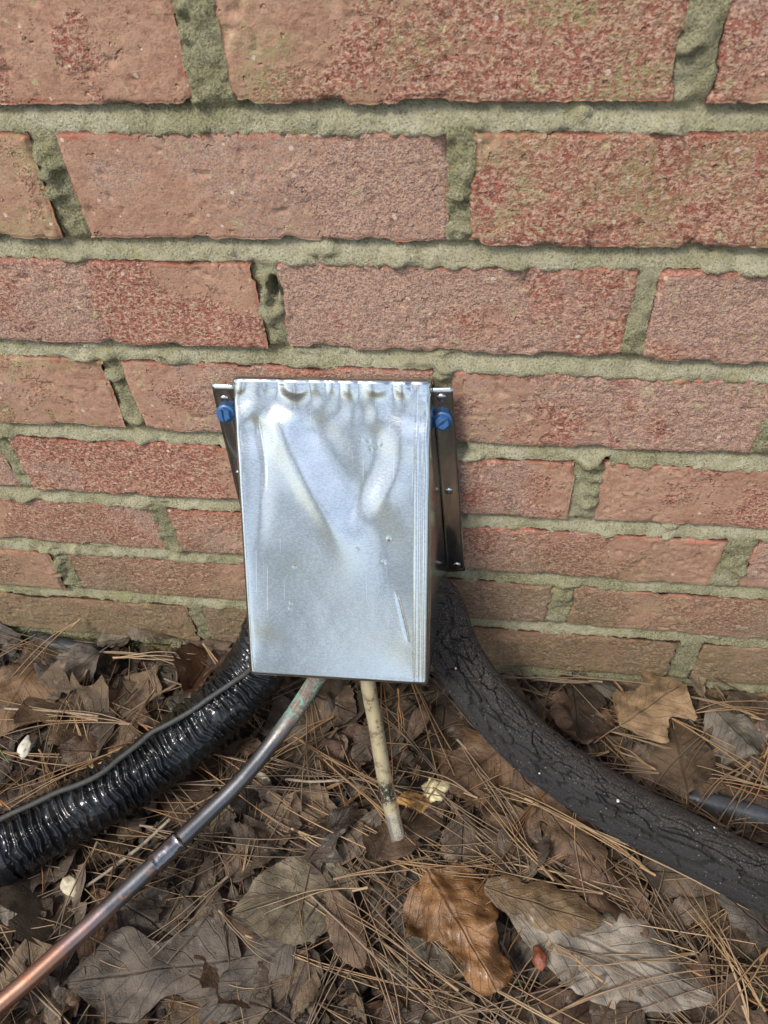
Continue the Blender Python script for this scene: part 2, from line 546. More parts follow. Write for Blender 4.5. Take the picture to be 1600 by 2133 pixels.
wall = obj('brick_wall', None, label='weathered red brick house wall with mossy grey mortar joints behind the metal cover', cat='wall', loc=(0, 0, 0))


def brick_mesh(x0, x1, z0, z1, seed, hi):
    w, h = x1 - x0, z1 - z0
    nu, nv = (int(w / .00135), int(h / .00135)) if hi else (12, 5)
    u = np.linspace(0, 1, nu)
    v = np.linspace(0, 1, nv)
    # ragged arrises
    n1 = lambda t, k, s: 0.0006 * vnoise(t * k * .4, s, 0, seed) + 0.00015 * vnoise(t * k * 3.1, s, 3, seed) + 0.00035 * vnoise(t * k * 9, s, 7, seed) - 0.0019 * sstep(.50, .72, vnoise(t * k * 1.4, s, 11, seed))
    skew = 0.0012 * np.sin(seed * 1.7)
    xl = -w / 2 - n1(v * h, 60, 1.0) - skew * (v - .5)
    xr = w / 2 + n1(v * h, 60, 9.0) - skew * (v - .5)
    zb = -h / 2 - n1(u * w, 45, 17.0)
    zt = h / 2 + n1(u * w, 45, 25.0)
    U, Vv = np.meshgrid(u, v, indexing='ij')
    X = xl[None, :] * (1 - U) + xr[None, :] * U
    Z = zb[:, None] * (1 - Vv) + zt[:, None] * Vv
    d = np.minimum(np.minimum(U, 1 - U) * w, np.minimum(Vv, 1 - Vv) * h)
    xx, zz = X * 1000, Z * 1000                    # millimetres
    r = 0.0013 + 0.0007 * vnoise(xx / 14, zz / 14, 2, seed) + 0.0034 * sstep(.25, .75, vnoise(xx / 19, zz / 19, 5, seed + 3))
    k = np.clip(1 - d / r, 0, 1)
    Y = r * 0.75 * (1 - np.sqrt(np.clip(1 - k * k, 0, 1)))
    Y = Y + 0.0010 * fbm(xx / 45, zz / 45, 0, 2, seed + 11) + 0.00030 * fbm(xx / 9, zz / 7, 0, 3, seed + 21)
    rough_zone = sstep(-.2, .5, fbm(xx / 60, zz / 50, 3, 2, seed + 31))
    Y = Y + (.25 + rough_zone) * 0.00036 * vnoise(xx / 2.9, zz / 2.6, 0, seed + 41)
    pits = sstep(.70, .86, vnoise(xx / 4.6, zz / 3.8, 0, seed + 51))
    Y = Y + pits * 0.0012
    crk = np.abs(vnoise(xx / 11 + 2 * vnoise(xx / 20, zz / 20, 1, seed), zz / 17, 0, seed + 61))
    Y = Y + 0.0007 * sstep(.035, 0, crk) * sstep(.1, .5, vnoise(xx / 30, zz / 30, 0, seed + 71))
    front = np.stack([X, Y, Z], -1).reshape(-1, 3)
    F = gridF(nu, nv)
    idx = np.arange(nu * nv).reshape(nu, nv)
    ring = np.concatenate([idx[:, 0], idx[-1, 1:], idx[-2::-1, -1], idx[0, -2:0:-1]])
    back = front[ring].copy()
    back[:, 1] = 0.045
    n0 = len(front)
    j = np.arange(len(ring))
    j2 = (j + 1) % len(ring)
    sk = np.stack([ring[j], ring[j2], n0 + j2, n0 + j], 1)
    V = np.vstack([front, back])
    F = np.vstack([F, sk])[:, ::-1]
    e = np.concatenate([np.clip(1 - d / 0.0065, 0, 1).ravel(), np.ones(len(back))])
    # the upper arris is the one that catches frost and wear
    top = np.concatenate([(np.clip(1 - (1 - Vv) * h / 0.009, 0, 1)).ravel(), np.zeros(len(back))])
    return mesh('brick', V, F, M_BRICK, fattr={'edge': np.clip(np.maximum(e * 0.75, top), 0, 1)})


tints = {(0, -1): (.62, .25, .30), (0, 0): (.44, .28, .62), (0, 1): (.6, .4, .4),
         (1, -1): (.5, .3, .65), (1, 0): (.78, .62, .40), (1, 1): (.42, .38, .60), (1, 2): (.4, .3, .5),
         (2, -1): (.38, .50, .36), (2, 0): (.30, .62, .38), (2, 1): (.40, .58, .36),
         (3, -1): (.55, .45, .58), (3, 0): (.42, .58, .40), (3, 1): (.44, .60, .44), (3, 2): (.4, .5, .4)}
for n, (c, x0, x1, z0, z1) in enumerate(rects):
    hi = x1 > -.47 and x0 < .36 and z0 < .54
    cx, cz = (x0 + x1) / 2, (z0 + z1) / 2
    b = obj('brick', brick_mesh(x0, x1, z0, z1, 100 + n * 13, hi), wall, loc=(cx, 0.0012 * math.sin(n * 2.3), cz))
    key = (c, int(round(cx / .205 - (0.0 if c % 2 == 0 else .5))) + (0 if c % 2 == 0 else 1))
    lowk = max(0, (.12 - cz) / .12)
    r_, g_, b_ = tints.get(key, (.5 + .12 * math.sin(n * 1.9), .48 + .14 * math.sin(n * 3.1 + 1), .36 + .08 * math.sin(n * 5.3)))
    b.color = (r_, g_, b_ + .30 * lowk * (1.25 if cx < -.1 else .75), {(1, 0): .08, (1, 1): .40, (2, -1): .80, (2, 1): .62, (0, -1): .75, (0, 0): .30, (3, 1): .25}.get(key, .5 + .32 * math.sin(n * 4.7)))


def mortar_mesh():
    st = 0.0018
    xs = np.concatenate([np.arange(-1.02, -.47, .006), np.arange(-.47, .36, st), np.arange(.36, 1.02, .006)])
    zs = np.concatenate([np.arange(-.05, .54, st), np.arange(.54, .72, .006)])
    X, Z = np.meshgrid(xs, zs, indexing='ij')
    # signed distances to the nearest brick above, below and beside
    dmin = np.full(X.shape, 1e3)                   # distance outside bricks (negative inside)
    fromtop = np.full(X.shape, np.nan)
    headm = np.zeros(X.shape)
    for c, js in HEAD.items():
        z1 = BED[c - 1] - BEDT / 2
        z0 = BED[c] + BEDT / 2
        row = (Z > z0 - .001) & (Z < z1 + .001)
        for x_, w_ in js:
            m = row & (np.abs(X - x_) < w_ / 2 + .004)
            headm[m] = 1
    wob = 0.0011 * vnoise(X * 120, Z * 120, 0, 3) + 0.0009 * vnoise(X * 330, Z * 330, 0, 4)
    for (c, x0, x1, z0, z1) in rects:
        i0, i1 = np.searchsorted(xs, [x0 - .03, x1 + .03])
        k0, k1 = np.searchsorted(zs, [z0 - .03, z1 + .03])
        xx, zz = X[i0:i1, k0:k1], Z[i0:i1, k0:k1]
        dd = np.maximum(np.maximum(x0 - xx, xx - x1), np.maximum(z0 - zz, zz - z1))
        dmin[i0:i1, k0:k1] = np.minimum(dmin[i0:i1, k0:k1], dd)
    dm = dmin + wob
    # bed joints: weather-struck, pressed in under the brick above and nearly flush with the brick below
    t = np.full(X.shape, 0.5)
    for i, zj in BED.items():
        m = np.abs(Z - zj) < BEDT / 2 + .006
        t[m] = (Z[m] - (zj - BEDT / 2)) / BEDT      # 0 bottom, 1 top
    Yb = 0.0008 + 0.0072 * np.clip(t, 0, 1) ** 1.5
    Yh = 0.0010 + 0.0010 * np.cos(np.clip(dm / .006, 0, 1) * np.pi / 2)
    Y = np.where(headm > 0, Yh, Yb)
    # soften the change from bed to head joint
    for _ in range(3):
        Y[1:-1, 1:-1] = (Y[1:-1, 1:-1] * 2 + Y[:-2, 1:-1] + Y[2:, 1:-1] + Y[1:-1, :-2] + Y[1:-1, 2:]) / 6
    xx, zz = X * 1000, Z * 1000
    Y = Y + 0.0011 * fbm(xx / 16, zz / 7, 0, 3, 77) + 0.0009 * vnoise(xx / 3.6, zz / 3.6, 0, 78) + 0.0007 * vnoise(xx / 1.9, zz / 1.9, 2, 79)
    Y = Y + (headm > 0) * (0.0010 * vnoise(xx / 5, zz / 5, 5, 80))
    # open hole in the head joint left of the second-course brick, and smaller ones
    for hx, hz, rx, rz, dp in ((-.0918, .3790, .0024, .0072, .030), (-.0945, .3690, .0030, .006, .004), (.1065, .2615, .0022, .0045, .018), (.0145, .2665, .004, .004, .012), (.018, .2045, .0035, .003, .012)):
        rr = np.hypot((X - hx + .0012 * vnoise(xx / 4, zz / 4, 9, 6)) / rx, (Z - hz) / rz)
        Y = Y + dp * sstep(1.15, .55, rr)
    # smears of mortar over some arrises
    sm = sstep(.22, .55, fbm(xx / 20, zz / 9, 4, 3, 91))
    Y = Y - sm * 0.0042 * sstep(-.0052, .001, dmin)
    Y = Y + sstep(-.0018 + .0016 * vnoise(xx / 7, zz / 7, 3, 88), -.0065, dmin) * 0.012     # dives behind the brick faces
    keep = dmin > -.0075
    F = gridF(len(xs), len(zs))
    kf = keep.ravel()[F].any(1)
    F = F[kf]
    used = np.unique(F)
    remap = np.zeros(X.size, int)
    remap[used] = np.arange(len(used))
    V = np.stack([X, Y, Z], -1).reshape(-1, 3)[used]
    return mesh('mortar', V, remap[F][:, ::-1], M_MORTAR, fattr={'head': headm.ravel()[used]})


obj('mortar', mortar_mesh(), wall)
back = [(-1.02, .046, -.06), (1.02, .046, -.06), (1.02, .046, .74), (-1.02, .046, .74), (-1.02, .09, -.06), (1.02, .09, -.06), (1.02, .09, .74), (-1.02, .09, .74)]
obj('backing', mesh('backing', back, [(0, 1, 2, 3), (5, 4, 7, 6), (4, 0, 3, 7), (1, 5, 6, 2), (3, 2, 6, 7), (4, 5, 1, 0)], M_MORTAR, smooth=False), wall)

# ------------------------------------------------------------------ the sheet metal cover
M_METAL = metal_material('galvanised_sheet', (0.62, 0.675, 0.70), 0.14, 1.0)
M_METAL2 = M_METAL
M_BLUE = plain_material('blue_screw_coating', (0.022, 0.090, 0.23), 0.32, 0.25, 500, 0.0002, 0.0, 0.6)
cover = obj('pipe_cover', None, label='shiny galvanised sheet metal cover screwed to the brick wall over the pipes', cat='pipe cover', loc=(-.065, 0, .14))


def into(parent, V):
    return np.asarray(V, float) - np.array(parent.location)


TL, TR = at(485, 799, y=-.009), at(897, 806, y=-.009)
BL, BR = at(522, 1405, z=.157), at(890, 1427, z=.157)


def front_panel():
    nu, nv = 150, 230
    u = np.linspace(0, 1, nu)
    v = np.linspace(0, 1, nv)                      # 0 top, 1 bottom
    U, Vv = np.meshgrid(u, v, indexing='ij')
    P = (TL * (1 - U[..., None]) + TR * U[..., None]) * (1 - Vv[..., None]) + (BL * (1 - U[..., None]) + BR * U[..., None]) * Vv[..., None]
    N = np.cross(BL - TL, TR - TL)
    N /= np.linalg.norm(N)
    if N[1] > 0:
        N = -N
    g = lambda cu, cv, su, sv: np.exp(-((U - cu) / su) ** 2 - ((Vv - cv) / sv) ** 2)
    h = -0.017 * np.sin(np.pi * np.clip(U, 0, 1)) ** .5 * Vv ** 2 * (1 - Vv)     # slightly hollow
    # thumb-shaped crimps under the top bend
    # (the sheet leans out again just below the hem, in uneven scallops)
    sc_w = np.zeros_like(U)
    for cu, su, am, dv in ((.075, .060, .75, .040), (.205, .040, .45, .030), (.315, .072, 1.0, .044), (.435, .036, .70, .034), (.515, .030, .50, .026), (.60, .038, .80, .036), (.735, .070, 1.0, .046), (.855, .036, .60, .032), (.945, .030, .5, .030)):
        sc_w = np.maximum(sc_w, am * np.exp(-np.abs((U - cu) / su) ** 2.4) * np.exp(-np.abs(Vv / dv) ** 2.2))
    h = h + .0015 * (sc_w + .25 * np.exp(-(Vv / .03) ** 2)) - .0005 * np.exp(-((Vv - .085) / .03) ** 2) * (.5 + .5 * np.sin(U * 31 + 2 * np.sin(U * 9)))
    # a fold that starts in the upper left corner and swings down to the right, hollows on both sides
    ridge = .16 + .10 * sstep(.02, .2, Vv) + .30 * sstep(.12, .62, Vv)
    h = h + 0.0017 * np.exp(-np.abs((U - ridge) / .080) ** 1.8) * sstep(.03, .12, Vv) * sstep(.66, .30, Vv)
    h = h - 0.0018 * np.exp(-((U - ridge - .22) / .12) ** 2) * sstep(.04, .16, Vv) * sstep(.72, .34, Vv)
    ridge3 = .86 - .05 * Vv - .16 * sstep(.22, .5, Vv)
    h = h + 0.0008 * np.exp(-np.abs((U - ridge3) / .065) ** 1.8) * sstep(.02, .12, Vv) * sstep(.52, .25, Vv)
    h = h - 0.0008 * g(.13, .20, .075, .085) - 0.0010 * g(.68, .26, .11, .10) + 0.0006 * g(.30, .52, .16, .13) - 0.0005 * g(.70, .56, .12, .09)
    h = h - 0.0006 * g(.07, .88, .10, .06) - 0.0004 * g(.85, .92, .12, .07)
    for cx_, cy_, a_, l0, l1, ph_ in ((-.02, -.03, .00044, 11., 85., .6), (.98, -.05, .00040, 14., 85., 2.0), (.33, -.02, .00026, 8., 40., .2), (.74, -.02, .00018, 9., 42., 1.2)):
        dd = np.hypot((U - cx_) * 123, (Vv - cy_) * 205 * .8) + 3 * fbm(U * 4, Vv * 6, cx_, 2, 18)     # drapes hanging from the crimps, millimetres
        h = h + a_ * np.sin(5.2 * np.sqrt(dd / 3.0) + ph_) * sstep(l0 * .5, l0, dd) * sstep(l1, l0 * 1.5, dd)
    h = h + 0.0002 * fbm(U * 4, Vv * 6, 0, 2, 8) + .0007 * vnoise(U * 2.6 + Vv * 1.2, Vv * 2.6, 0, 28) * sstep(.2, .45, Vv)  + .00003 * fbm(U * 18, Vv * 30, 0, 2, 9)
    h = h - .0007 * np.exp(-((U - ridge3 + .12) / .065) ** 2) * sstep(.06, .16, Vv) * sstep(.58, .30, Vv)
    h = h - .0007 * np.exp(-((U - .085 - .04 * np.sin(Vv * 6)) / .045) ** 2) * sstep(.06, .15, Vv) * sstep(.60, .32, Vv)
    # sharp little dings and a long gouge
    for du, dv, sd, a in ((.28, .60, .006, .0003), (.25, .73, .005, .0003), (.245, .75, .005, .0003), (.62, .53, .008, .0003), (.69, .17, .006, -.0003), (.72, .19, .006, -.0003), (.65, .165, .006, -.0003), (.75, .18, .006, -.0003), (.70, .195, .006, -.0003), (.79, .49, .008, -.0004), (.76, .57, .009, -.0003)):
        h = h - a * g(du, dv, sd, sd * .7)
    gl = np.abs((U - (.83 + .06 * (Vv - .68) / .16)))
    h = h - 0.0005 * np.exp(-(gl / .006) ** 2) * sstep(.66, .72, Vv) * sstep(.86, .80, Vv)
    gl = np.abs(U - (.135 - .010 * np.sin(Vv * 18)))
    h = h - 0.00025 * np.exp(-(gl / .006) ** 2) * sstep(.09, .16, Vv) * sstep(.38, .28, Vv)
    for ue, ae in ((.935, .00035), (.958, .0003), (.978, .0003)):
        h = h + ae * np.exp(-((U - ue) / .006) ** 2) * sstep(.05, .15, Vv)
    # borders: keep straight, roll back at the sides and the foot, hem at the top
    eb = np.minimum(np.minimum(U / .03, (1 - U) / .03), np.minimum((1 - Vv) / .02, 1))
    h = h * np.clip(eb, 0, 1)
    wpx = np.linalg.norm(TR - TL)
    hpx = np.linalg.norm(BL - TL)
    ru = np.minimum(U, 1 - U) * wpx
    rv = (1 - Vv) * hpx
    rad = .0022
    for d in (ru, rv):
        k = np.clip(1 - d / rad, 0, 1)
        h = h - rad * (1 - np.sqrt(1 - k * k * .98))
    P = P + h[..., None] * N
    # hem along the top: a rolled lip standing proud of the sheet
    nh = 10
    lip = []
    for k in range(1, nh + 1):
        a = k / nh * math.pi * 1.15
        up = np.array([0, 0.30, 0.95])
        q = P[:, 0] + .0027 * (math.sin(a) * up + (1 - math.cos(a)) * np.array([0, .95, -.30]))
        q = q + np.array([0, 0, .0006])
        lip.append(q)
    A = np.concatenate([np.stack(lip[::-1], 1), P], 1)
    # fold-backs at the two sides
    F = gridF(nu, nv + nh)
    V = A.reshape(-1, 3)
    me = mesh('front_panel', into(cover, V), F, M_METAL)
    return me


fp = obj('front_panel', front_panel(), cover)
so = fp.modifiers.new('thickness', 'SOLIDIFY')
so.thickness = 0.0007
so.offset = -1


def sheet(name, corners, n=(12, 40), bow=0.0, mat=M_METAL2, seed=1, warp=0.0004):
    """a thin plate from four corners a b c d (a-b top edge, d-c bottom edge)"""
    a, b, c, d = [np.asarray(p, float) for p in corners]
    u = np.linspace(0, 1, n[0])[:, None, None]
    v = np.linspace(0, 1, n[1])[None, :, None]
    P = (a * (1 - u) + b * u) * (1 - v) + (d * (1 - u) + c * u) * v
    N = np.cross(b - a, d - a)
    N /= np.linalg.norm(N)
    h = bow * np.sin(np.pi * u) * np.sin(np.pi * v) + warp * fbm(u * 1.6 + seed, v * 5, 0, 2, seed)
    P = P + h * N
    o = obj(name, mesh(name, into(cover, P.reshape(-1, 3)), gridF(*n), mat), cover)
    so = o.modifiers.new('thickness', 'SOLIDIFY')
    so.thickness = 0.0008
    so.offset = 0
    return o


wy = -.0075
FR_TL, FR_TR = at(899, 808, y=wy), at(943, 807, y=wy)
FR_BL, FR_BR = at(931, 1190, y=wy), at(969, 1188, y=wy)
FL_TL, FL_TR = at(440, 801, y=wy), at(487, 801, y=wy)
FL_BL = np.array([-.1412, wy, .150])
FL_BR = np.array([-.1275, wy, .150])
fl_r = sheet('flange', (FR_TL, FR_TR, FR_BR, FR_BL), (8, 40), seed=3, warp=.0007)
fl_l = sheet('flange', (FL_TL, FL_TR, FL_BR, FL_BL), (8, 40), seed=5, warp=.0010)
e = np.array([0, .0018, 0])
sheet('side_panel', (TR + e, FR_TL + [0, .0003, 0], FR_BL + [0, .0003, 0], BR + e), (14, 40), bow=-.0012, seed=8)
sheet('side_panel', (FL_TR + [0, .0003, 0], TL + e, BL + e, FL_BR + [0, .0003, 0]), (14, 40), bow=-.0010, seed=9)
sheet('top_panel', (FL_TR + [0, .0003, .0012], FR_TL + [0, .0003, .0012], TR + [0, .001, .0016], TL + [0, .001, .0016]), (20, 4), seed=10, warp=.0002)


def dome(name, r, hgt, ns=20, nr=5):
    V, F = [(0, -hgt, 0)], []
    for i in range(1, nr + 1):
        a = i / nr * math.pi / 2
        for j in range(ns):
            t = j / ns * 2 * math.pi
            V.append((r * math.sin(a) * math.cos(t), -hgt * math.cos(a), r * math.sin(a) * math.sin(t)))
    for j in range(ns):
        F.append((0, 1 + j, 1 + (j + 1) % ns))
        for i in range(nr - 1):
            p, q = 1 + i * ns, 1 + (i + 1) * ns
            F.append((p + j, q + j, q + (j + 1) % ns, p + (j + 1) % ns))
    return mesh(name, V, F, M_METAL)


riv = dome('rivet', .0029, .0013)
for p in ((920, 828), (935, 1023), (952, 1177), (468, 831)):
    obj('rivet', riv, fl_r if p[0] > 700 else fl_l, loc=into(cover, at(*p, y=wy - .0006)))
for x_, z_ in ((-.1345, .243), (-.1345, .166)):
    obj('rivet', riv, fl_l, loc=into(cover, (x_, wy - .0006, z_)))


def screw_mesh():
    """hex washer head, seen from the front (-y)"""
    rings = [(-.0012, .0046, 1), (-.0046, .0046, 1), (-.0052, .0041, 1)]
    ns = 36
    V, F = [], []
    for y_, r_, hexa in rings:
        for j in range(ns):
            t = j / ns * 2 * math.pi
            rr = r_
            if hexa:
                k = (t % (math.pi / 3)) - math.pi / 6
                rr = r_ * (0.905 / math.cos(k) if abs(k) < math.pi / 6 else 1)
                rr = min(rr, r_)
            V.append((rr * math.cos(t), y_, rr * math.sin(t)))
    for i in range(len(rings) - 1):
        for j in range(ns):
            F.append((i * ns + j, i * ns + (j + 1) % ns, (i + 1) * ns + (j + 1) % ns, (i + 1) * ns + j))
    # face with a sunk slot: outer ring to slot border, floor below
    k = (len(rings) - 1) * ns
    sw, sl, yd = .00062, .0040, -.0038
    c = len(V)
    V += [(-sl, -.0052, -sw), (sl, -.0052, -sw), (sl, -.0052, sw), (-sl, -.0052, sw), (-sl, yd, -sw), (sl, yd, -sw), (sl, yd, sw), (-sl, yd, sw)]
    top = [k + j for j in range(0, ns // 2 + 1)]
    bot = [k + j % ns for j in range(ns // 2, ns + 1)]
    F += [tuple(top + [c + 3, c + 2]), tuple(bot + [c + 1, c + 0])]
    F += [(k, c + 2, c + 1), (k + ns // 2, c + 0, c + 3)]
    F += [(c, c + 1, c + 5, c + 4), (c + 1, c + 2, c + 6, c + 5), (c + 2, c + 3, c + 7, c + 6), (c + 3, c, c + 4, c + 7), (c + 4, c + 5, c + 6, c + 7)]
    return mesh('screw_head', V, F, M_BLUE, smooth=False)


def washer_mesh():
    ns = 36
    rings = [(.0002, .0058), (-.0010, .0059), (-.0014, .0055), (-.00145, .0030)]
    V = [(r_ * math.cos(j / ns * 2 * math.pi), y_, r_ * math.sin(j / ns * 2 * math.pi)) for y_, r_ in rings for j in range(ns)]
    return mesh('washer', V, gridF(len(rings), ns, True), M_BLUE)


sm_, wm_ = screw_mesh(), washer_mesh()
for p, a in (((922, 876), -.75), ((470, 861), 1.45)):
    tr_ = Matrix.Rotation(-.38, 3, 'X') @ Matrix.Rotation(a, 3, 'Y') @ Matrix.Scale(1.12, 3)
    sc = obj('screw', None, cover, label='blue hex washer head screw with a slot', loc=into(cover, at(*p, y=wy - .0012)), rot=tr_.to_euler())
    obj('washer', wm_, sc)
    obj('screw_head', sm_, sc)

# ------------------------------------------------------------------ the pipes and hoses
def pipe_obj(name, V, F, uv, mat, label, cat, base, smooth=True, part=None):
    me = mesh(part or name, np.asarray(V) - base, F, mat, smooth, uv=uv)
    if part is None:
        return obj(name, me, label=label, cat=cat, loc=base)
    root = obj(name, None, label=label, cat=cat, loc=base)
    obj(part, me, root)
    return root


# black wrinkled plastic wrapped hose, lower left
def hose_material():
    t = NT('black_plastic_wrap')
    oc = t.n('TexCoord', out=3)
    uv = t.n('Attribute', out=1, attribute_name='luv')
    t.n('SeparateXYZ', {0: uv})
    s = t.last.outputs[0]
    a = t.noise(oc, 60, 3, 0.6)
    b = t.noise(oc, 450, 3, 0.7)
    n3 = t.noise(oc, 120, 4, 0.7, 0.4)
    pk = t.math('MULTIPLY', t.ramp(t.math('ADD', n3, t.ramp(s, .16, .03, 0, .15)), 0.69, 0.74), t.ramp(s, .24, .05))
    col = t.mix(b, (0.0055, 0.0065, 0.0075), (0.013, 0.015, 0.017))
    col = t.mix(pk, col, (0.36, 0.17, 0.13))
    r = t.math('ADD', 0.06, t.math('MULTIPLY', a, 0.22))
    r = t.math('ADD', r, t.math('MULTIPLY', pk, 0.5))
    nb = t.bump(t.math('ADD', a, t.math('MULTIPLY', b, 0.12)), 0.0012, 0.5)
    return t.out(t.pbsdf(Base_Color=col, Roughness=r, Normal=nb, **{'Specular_IOR_Level': 0.6}))


M_HOSE = hose_material()
hpts = [(-.070, -.030, .235), (-.082, -.036, .185), at(582, 1290, z=.128), at(535, 1390, z=.088), at(450, 1484, z=.066), at(375, 1548, z=.054), at(300, 1604, z=.047), at(150, 1694, z=.041), at(0, 1773, z=.037), at(-140, 1840, z=.034), at(-260, 1890, z=.032)]
HR = .0230


def hose_r(s, th):
    x, y = np.cos(th) * 3, np.sin(th) * 3
    ph = s / .0066 * 2 * np.pi + 3.6 * fbm(s * 30, x * .35, y * .35, 2, 3) + 0.9 * np.sin(th + 1.0) + 2.2 * vnoise(s * 110, x * .8, y * .8, 9)
    rid = 1 - np.abs(np.sin(ph / 2)) ** .8
    amp = .0010 + .0019 * sstep(-.45, .5, vnoise(s * 60, x * .5, y * .5, 6))
    small = .00050 * vnoise(s * 520 + 2.5 * vnoise(s * 90, x, y, 3), x * .9, y * .9, 12) + .0006 * vnoise(s * 210, x * 1.6, y * 1.6, 13) - .0007 * sstep(.12, 0, np.abs(vnoise(s * 150, x * 1.3, y * 1.3, 33)))
    big = .0010 * fbm(s * 18, x * .3, y * .3, 2, 20)
    return HR + amp * (rid - .5) * 1.6 + small + big


HB = at(300, 1600, z=0)
V, F, uv, hs = tube(hpts, hose_r, 760, 132)
hose = pipe_obj('wrapped_hose', V, F, uv, M_HOSE, part='plastic_sleeve', label='thick black hose wrapped in wrinkled glossy plastic, leaving the cover to the left', cat='hose', base=HB)
# smooth tape band at the lower left end
C_, s_ = spline(hpts, 760)
px0 = np.array([to_px(p)[0] for p in C_])
i0 = int(np.argmax(px0[200:] < 22)) + 200
seg = C_[i0:i0 + 150:15]


def tape_r(s, th):
    return HR + .0016 + .0012 * fbm(s * 50, np.cos(th) * 1.5, np.sin(th) * 1.5, 3, 44) + .0004 * sstep(.6, .9, np.sin(s * 420 + th))


V, F, uv, _ = tube(list(seg), tape_r, 120, 96, caps=False)
uv[:, 0] += s_[i0]
tp = obj('tape_band', mesh('tape_band', V - HB, F, M_HOSE, uv=uv), hose)

# grey wire lying along the hose
M_WIRE = plain_material('grey_wire_sheath', (0.040, 0.041, 0.037), 0.65, 0.25, 300, 0.0002)
T_, N_, B_ = frames(C_)
wp = []
for px, py in ((524, 1392), (490, 1418), (440, 1452), (400, 1480), (352, 1508), (318, 1525), (290, 1549), (250, 1580), (210, 1612), (165, 1634), (120, 1650), (75, 1672), (20, 1697), (-60, 1738)):
    # the spot where the line of sight first meets the hose surface
    d = CAM_M @ np.array([(px - 800.0) / FPX, -(py - 1066.5) / FPX, -1.0])
    d /= np.linalg.norm(d)
    best = None
    for tt in np.linspace(.35, .70, 500):
        q = CAM_P + d * tt
        dist = np.linalg.norm(C_ - q, axis=1).min()
        if best is None or dist < best[0]:
            best = (dist, tt)
        if dist < HR + .0024:
            break
    q = CAM_P + d * (tt if dist < HR + .0024 else best[1])
    wp.append(q)
wp = [np.array([-.100, -.080, .165])] + wp
V, F, uv, _ = tube(wp, .0020, 220, 12)
pipe_obj('control_wire', V, F, uv, M_WIRE, 'thin grey wire lying along the top of the black wrapped hose', 'wire', HB)

# copper pipe
def copper_material():
    t = NT('weathered_copper')
    oc = t.n('TexCoord', out=3)
    uv = t.n('Attribute', out=1, attribute_name='luv')
    t.n('SeparateXYZ', {0: uv})
    s, th = t.last.outputs[0], t.last.outputs[1]
    a = t.noise(oc, 60, 4, 0.65, 0.4)
    b = t.noise(oc, 500, 3, 0.75)
    sw = t.math('ADD', s, t.math('MULTIPLY', t.math('SUBTRACT', a, 0.5), 0.035))
    copper = t.mix(a, (0.40, 0.205, 0.135), (0.52, 0.30, 0.21))
    dark = t.mix(a, (0.13, 0.135, 0.14), (0.25, 0.25, 0.25))
    rose = t.mix(a, (0.30, 0.19, 0.17), (0.42, 0.33, 0.31))
    col = t.mix(t.ramp(sw, COP[3], COP[4]), dark, rose)
    col = t.mix(t.ramp(sw, COP[4], COP[5]), col, copper)
    bare = t.math('MULTIPLY', t.ramp(t.noise(oc, 130, 4, 0.7, 0.3), 0.60, 0.66), t.ramp(sw, COP[2], COP[3]))
    col = t.mix(t.math('MULTIPLY', bare, 0.9), col, (0.62, 0.26, 0.12))
    # verdigris and crusty salmon specks on the upper end
    up = t.ramp(sw, COP[1], COP[0])
    side = t.ramp(t.math('ABSOLUTE', t.math('SUBTRACT', th, 0.30)), 0.30, 0.10)
    vg = t.math('MULTIPLY', up, t.ramp(t.math('ADD', t.noise(oc, 150, 4, 0.7, 0.5), t.math('MULTIPLY', side, 0.25)), 0.50, 0.62))
    crust = t.math('MULTIPLY', t.ramp(sw, COP[1] + .012, COP[0] + .01), t.ramp(b, 0.50, 0.58))
    spk = t.mix(t.ramp(b, .55, .7), (0.20, 0.135, 0.105), (0.46, 0.27, 0.19))
    col = t.mix(t.math('MULTIPLY', up, 0.8), col, (0.15, 0.11, 0.085))
    col = t.mix(crust, col, spk)
    col = t.mix(t.math('MULTIPLY', vg, 0.85), col, t.mix(b, (0.10, 0.28, 0.22), (0.26, 0.44, 0.36)))
    met = t.math('SUBTRACT', 0.95, t.math('MULTIPLY', up, 0.9))
    r = t.math('ADD', 0.24, t.math('ADD', t.math('MULTIPLY', a, 0.18), t.math('MULTIPLY', up, 0.4)))
    h = t.math('ADD', t.math('MULTIPLY', b, t.math('ADD', 0.10, t.math('MULTIPLY', up, 1.4))), t.math('MULTIPLY', a, 0.2))
    nb = t.bump(h, 0.0007, 0.8)
    return t.out(t.pbsdf(Base_Color=col, Metallic=met, Roughness=r, Normal=nb))


cpts = [at(712, 1335, z=.165), at(682, 1382, z=.130), at(652, 1426, z=.105), at(615, 1482, z=.088), at(570, 1543, z=.076), at(505, 1622, z=.067), at(430, 1697, z=.060), at(340, 1783, z=.055), at(250, 1868, z=.051), at(150, 1960, z=.048), at(55, 2045, z=.046), at(-60, 2142, z=.044), at(-180, 2240, z=.042)]
Cc, sc_ = spline(cpts, 400)
pxy = np.array([to_px(p)[1] for p in Cc])
s_at = lambda y_: float(sc_[int(np.argmin(np.abs(pxy - y_)))])
COP = [s_at(1450), s_at(1560), s_at(1680), s_at(1860), s_at(1940), s_at(2000)]
M_COP = copper_material()
CB = at(430, 1695, z=0)
V, F, uv, _ = tube(cpts, lambda s, th: .0061 + .00012 * fbm(s * 60, np.cos(th), np.sin(th), 2, 5) + .00025 * sstep(COP[1], COP[0], s) * vnoise(s * 900, np.cos(th) * 4, np.sin(th) * 4, 8), 400, 40)
cop = pipe_obj('copper_pipe', V, F, uv, M_COP, part='pipe_run', label='thin copper pipe, green at the top, shiny copper at its lower end', cat='pipe', base=CB)
M_SOLDER = metal_material('solder', (0.30, 0.295, 0.30), 0.24, 1.0)
s0, s1 = s_at(1745), s_at(1802)
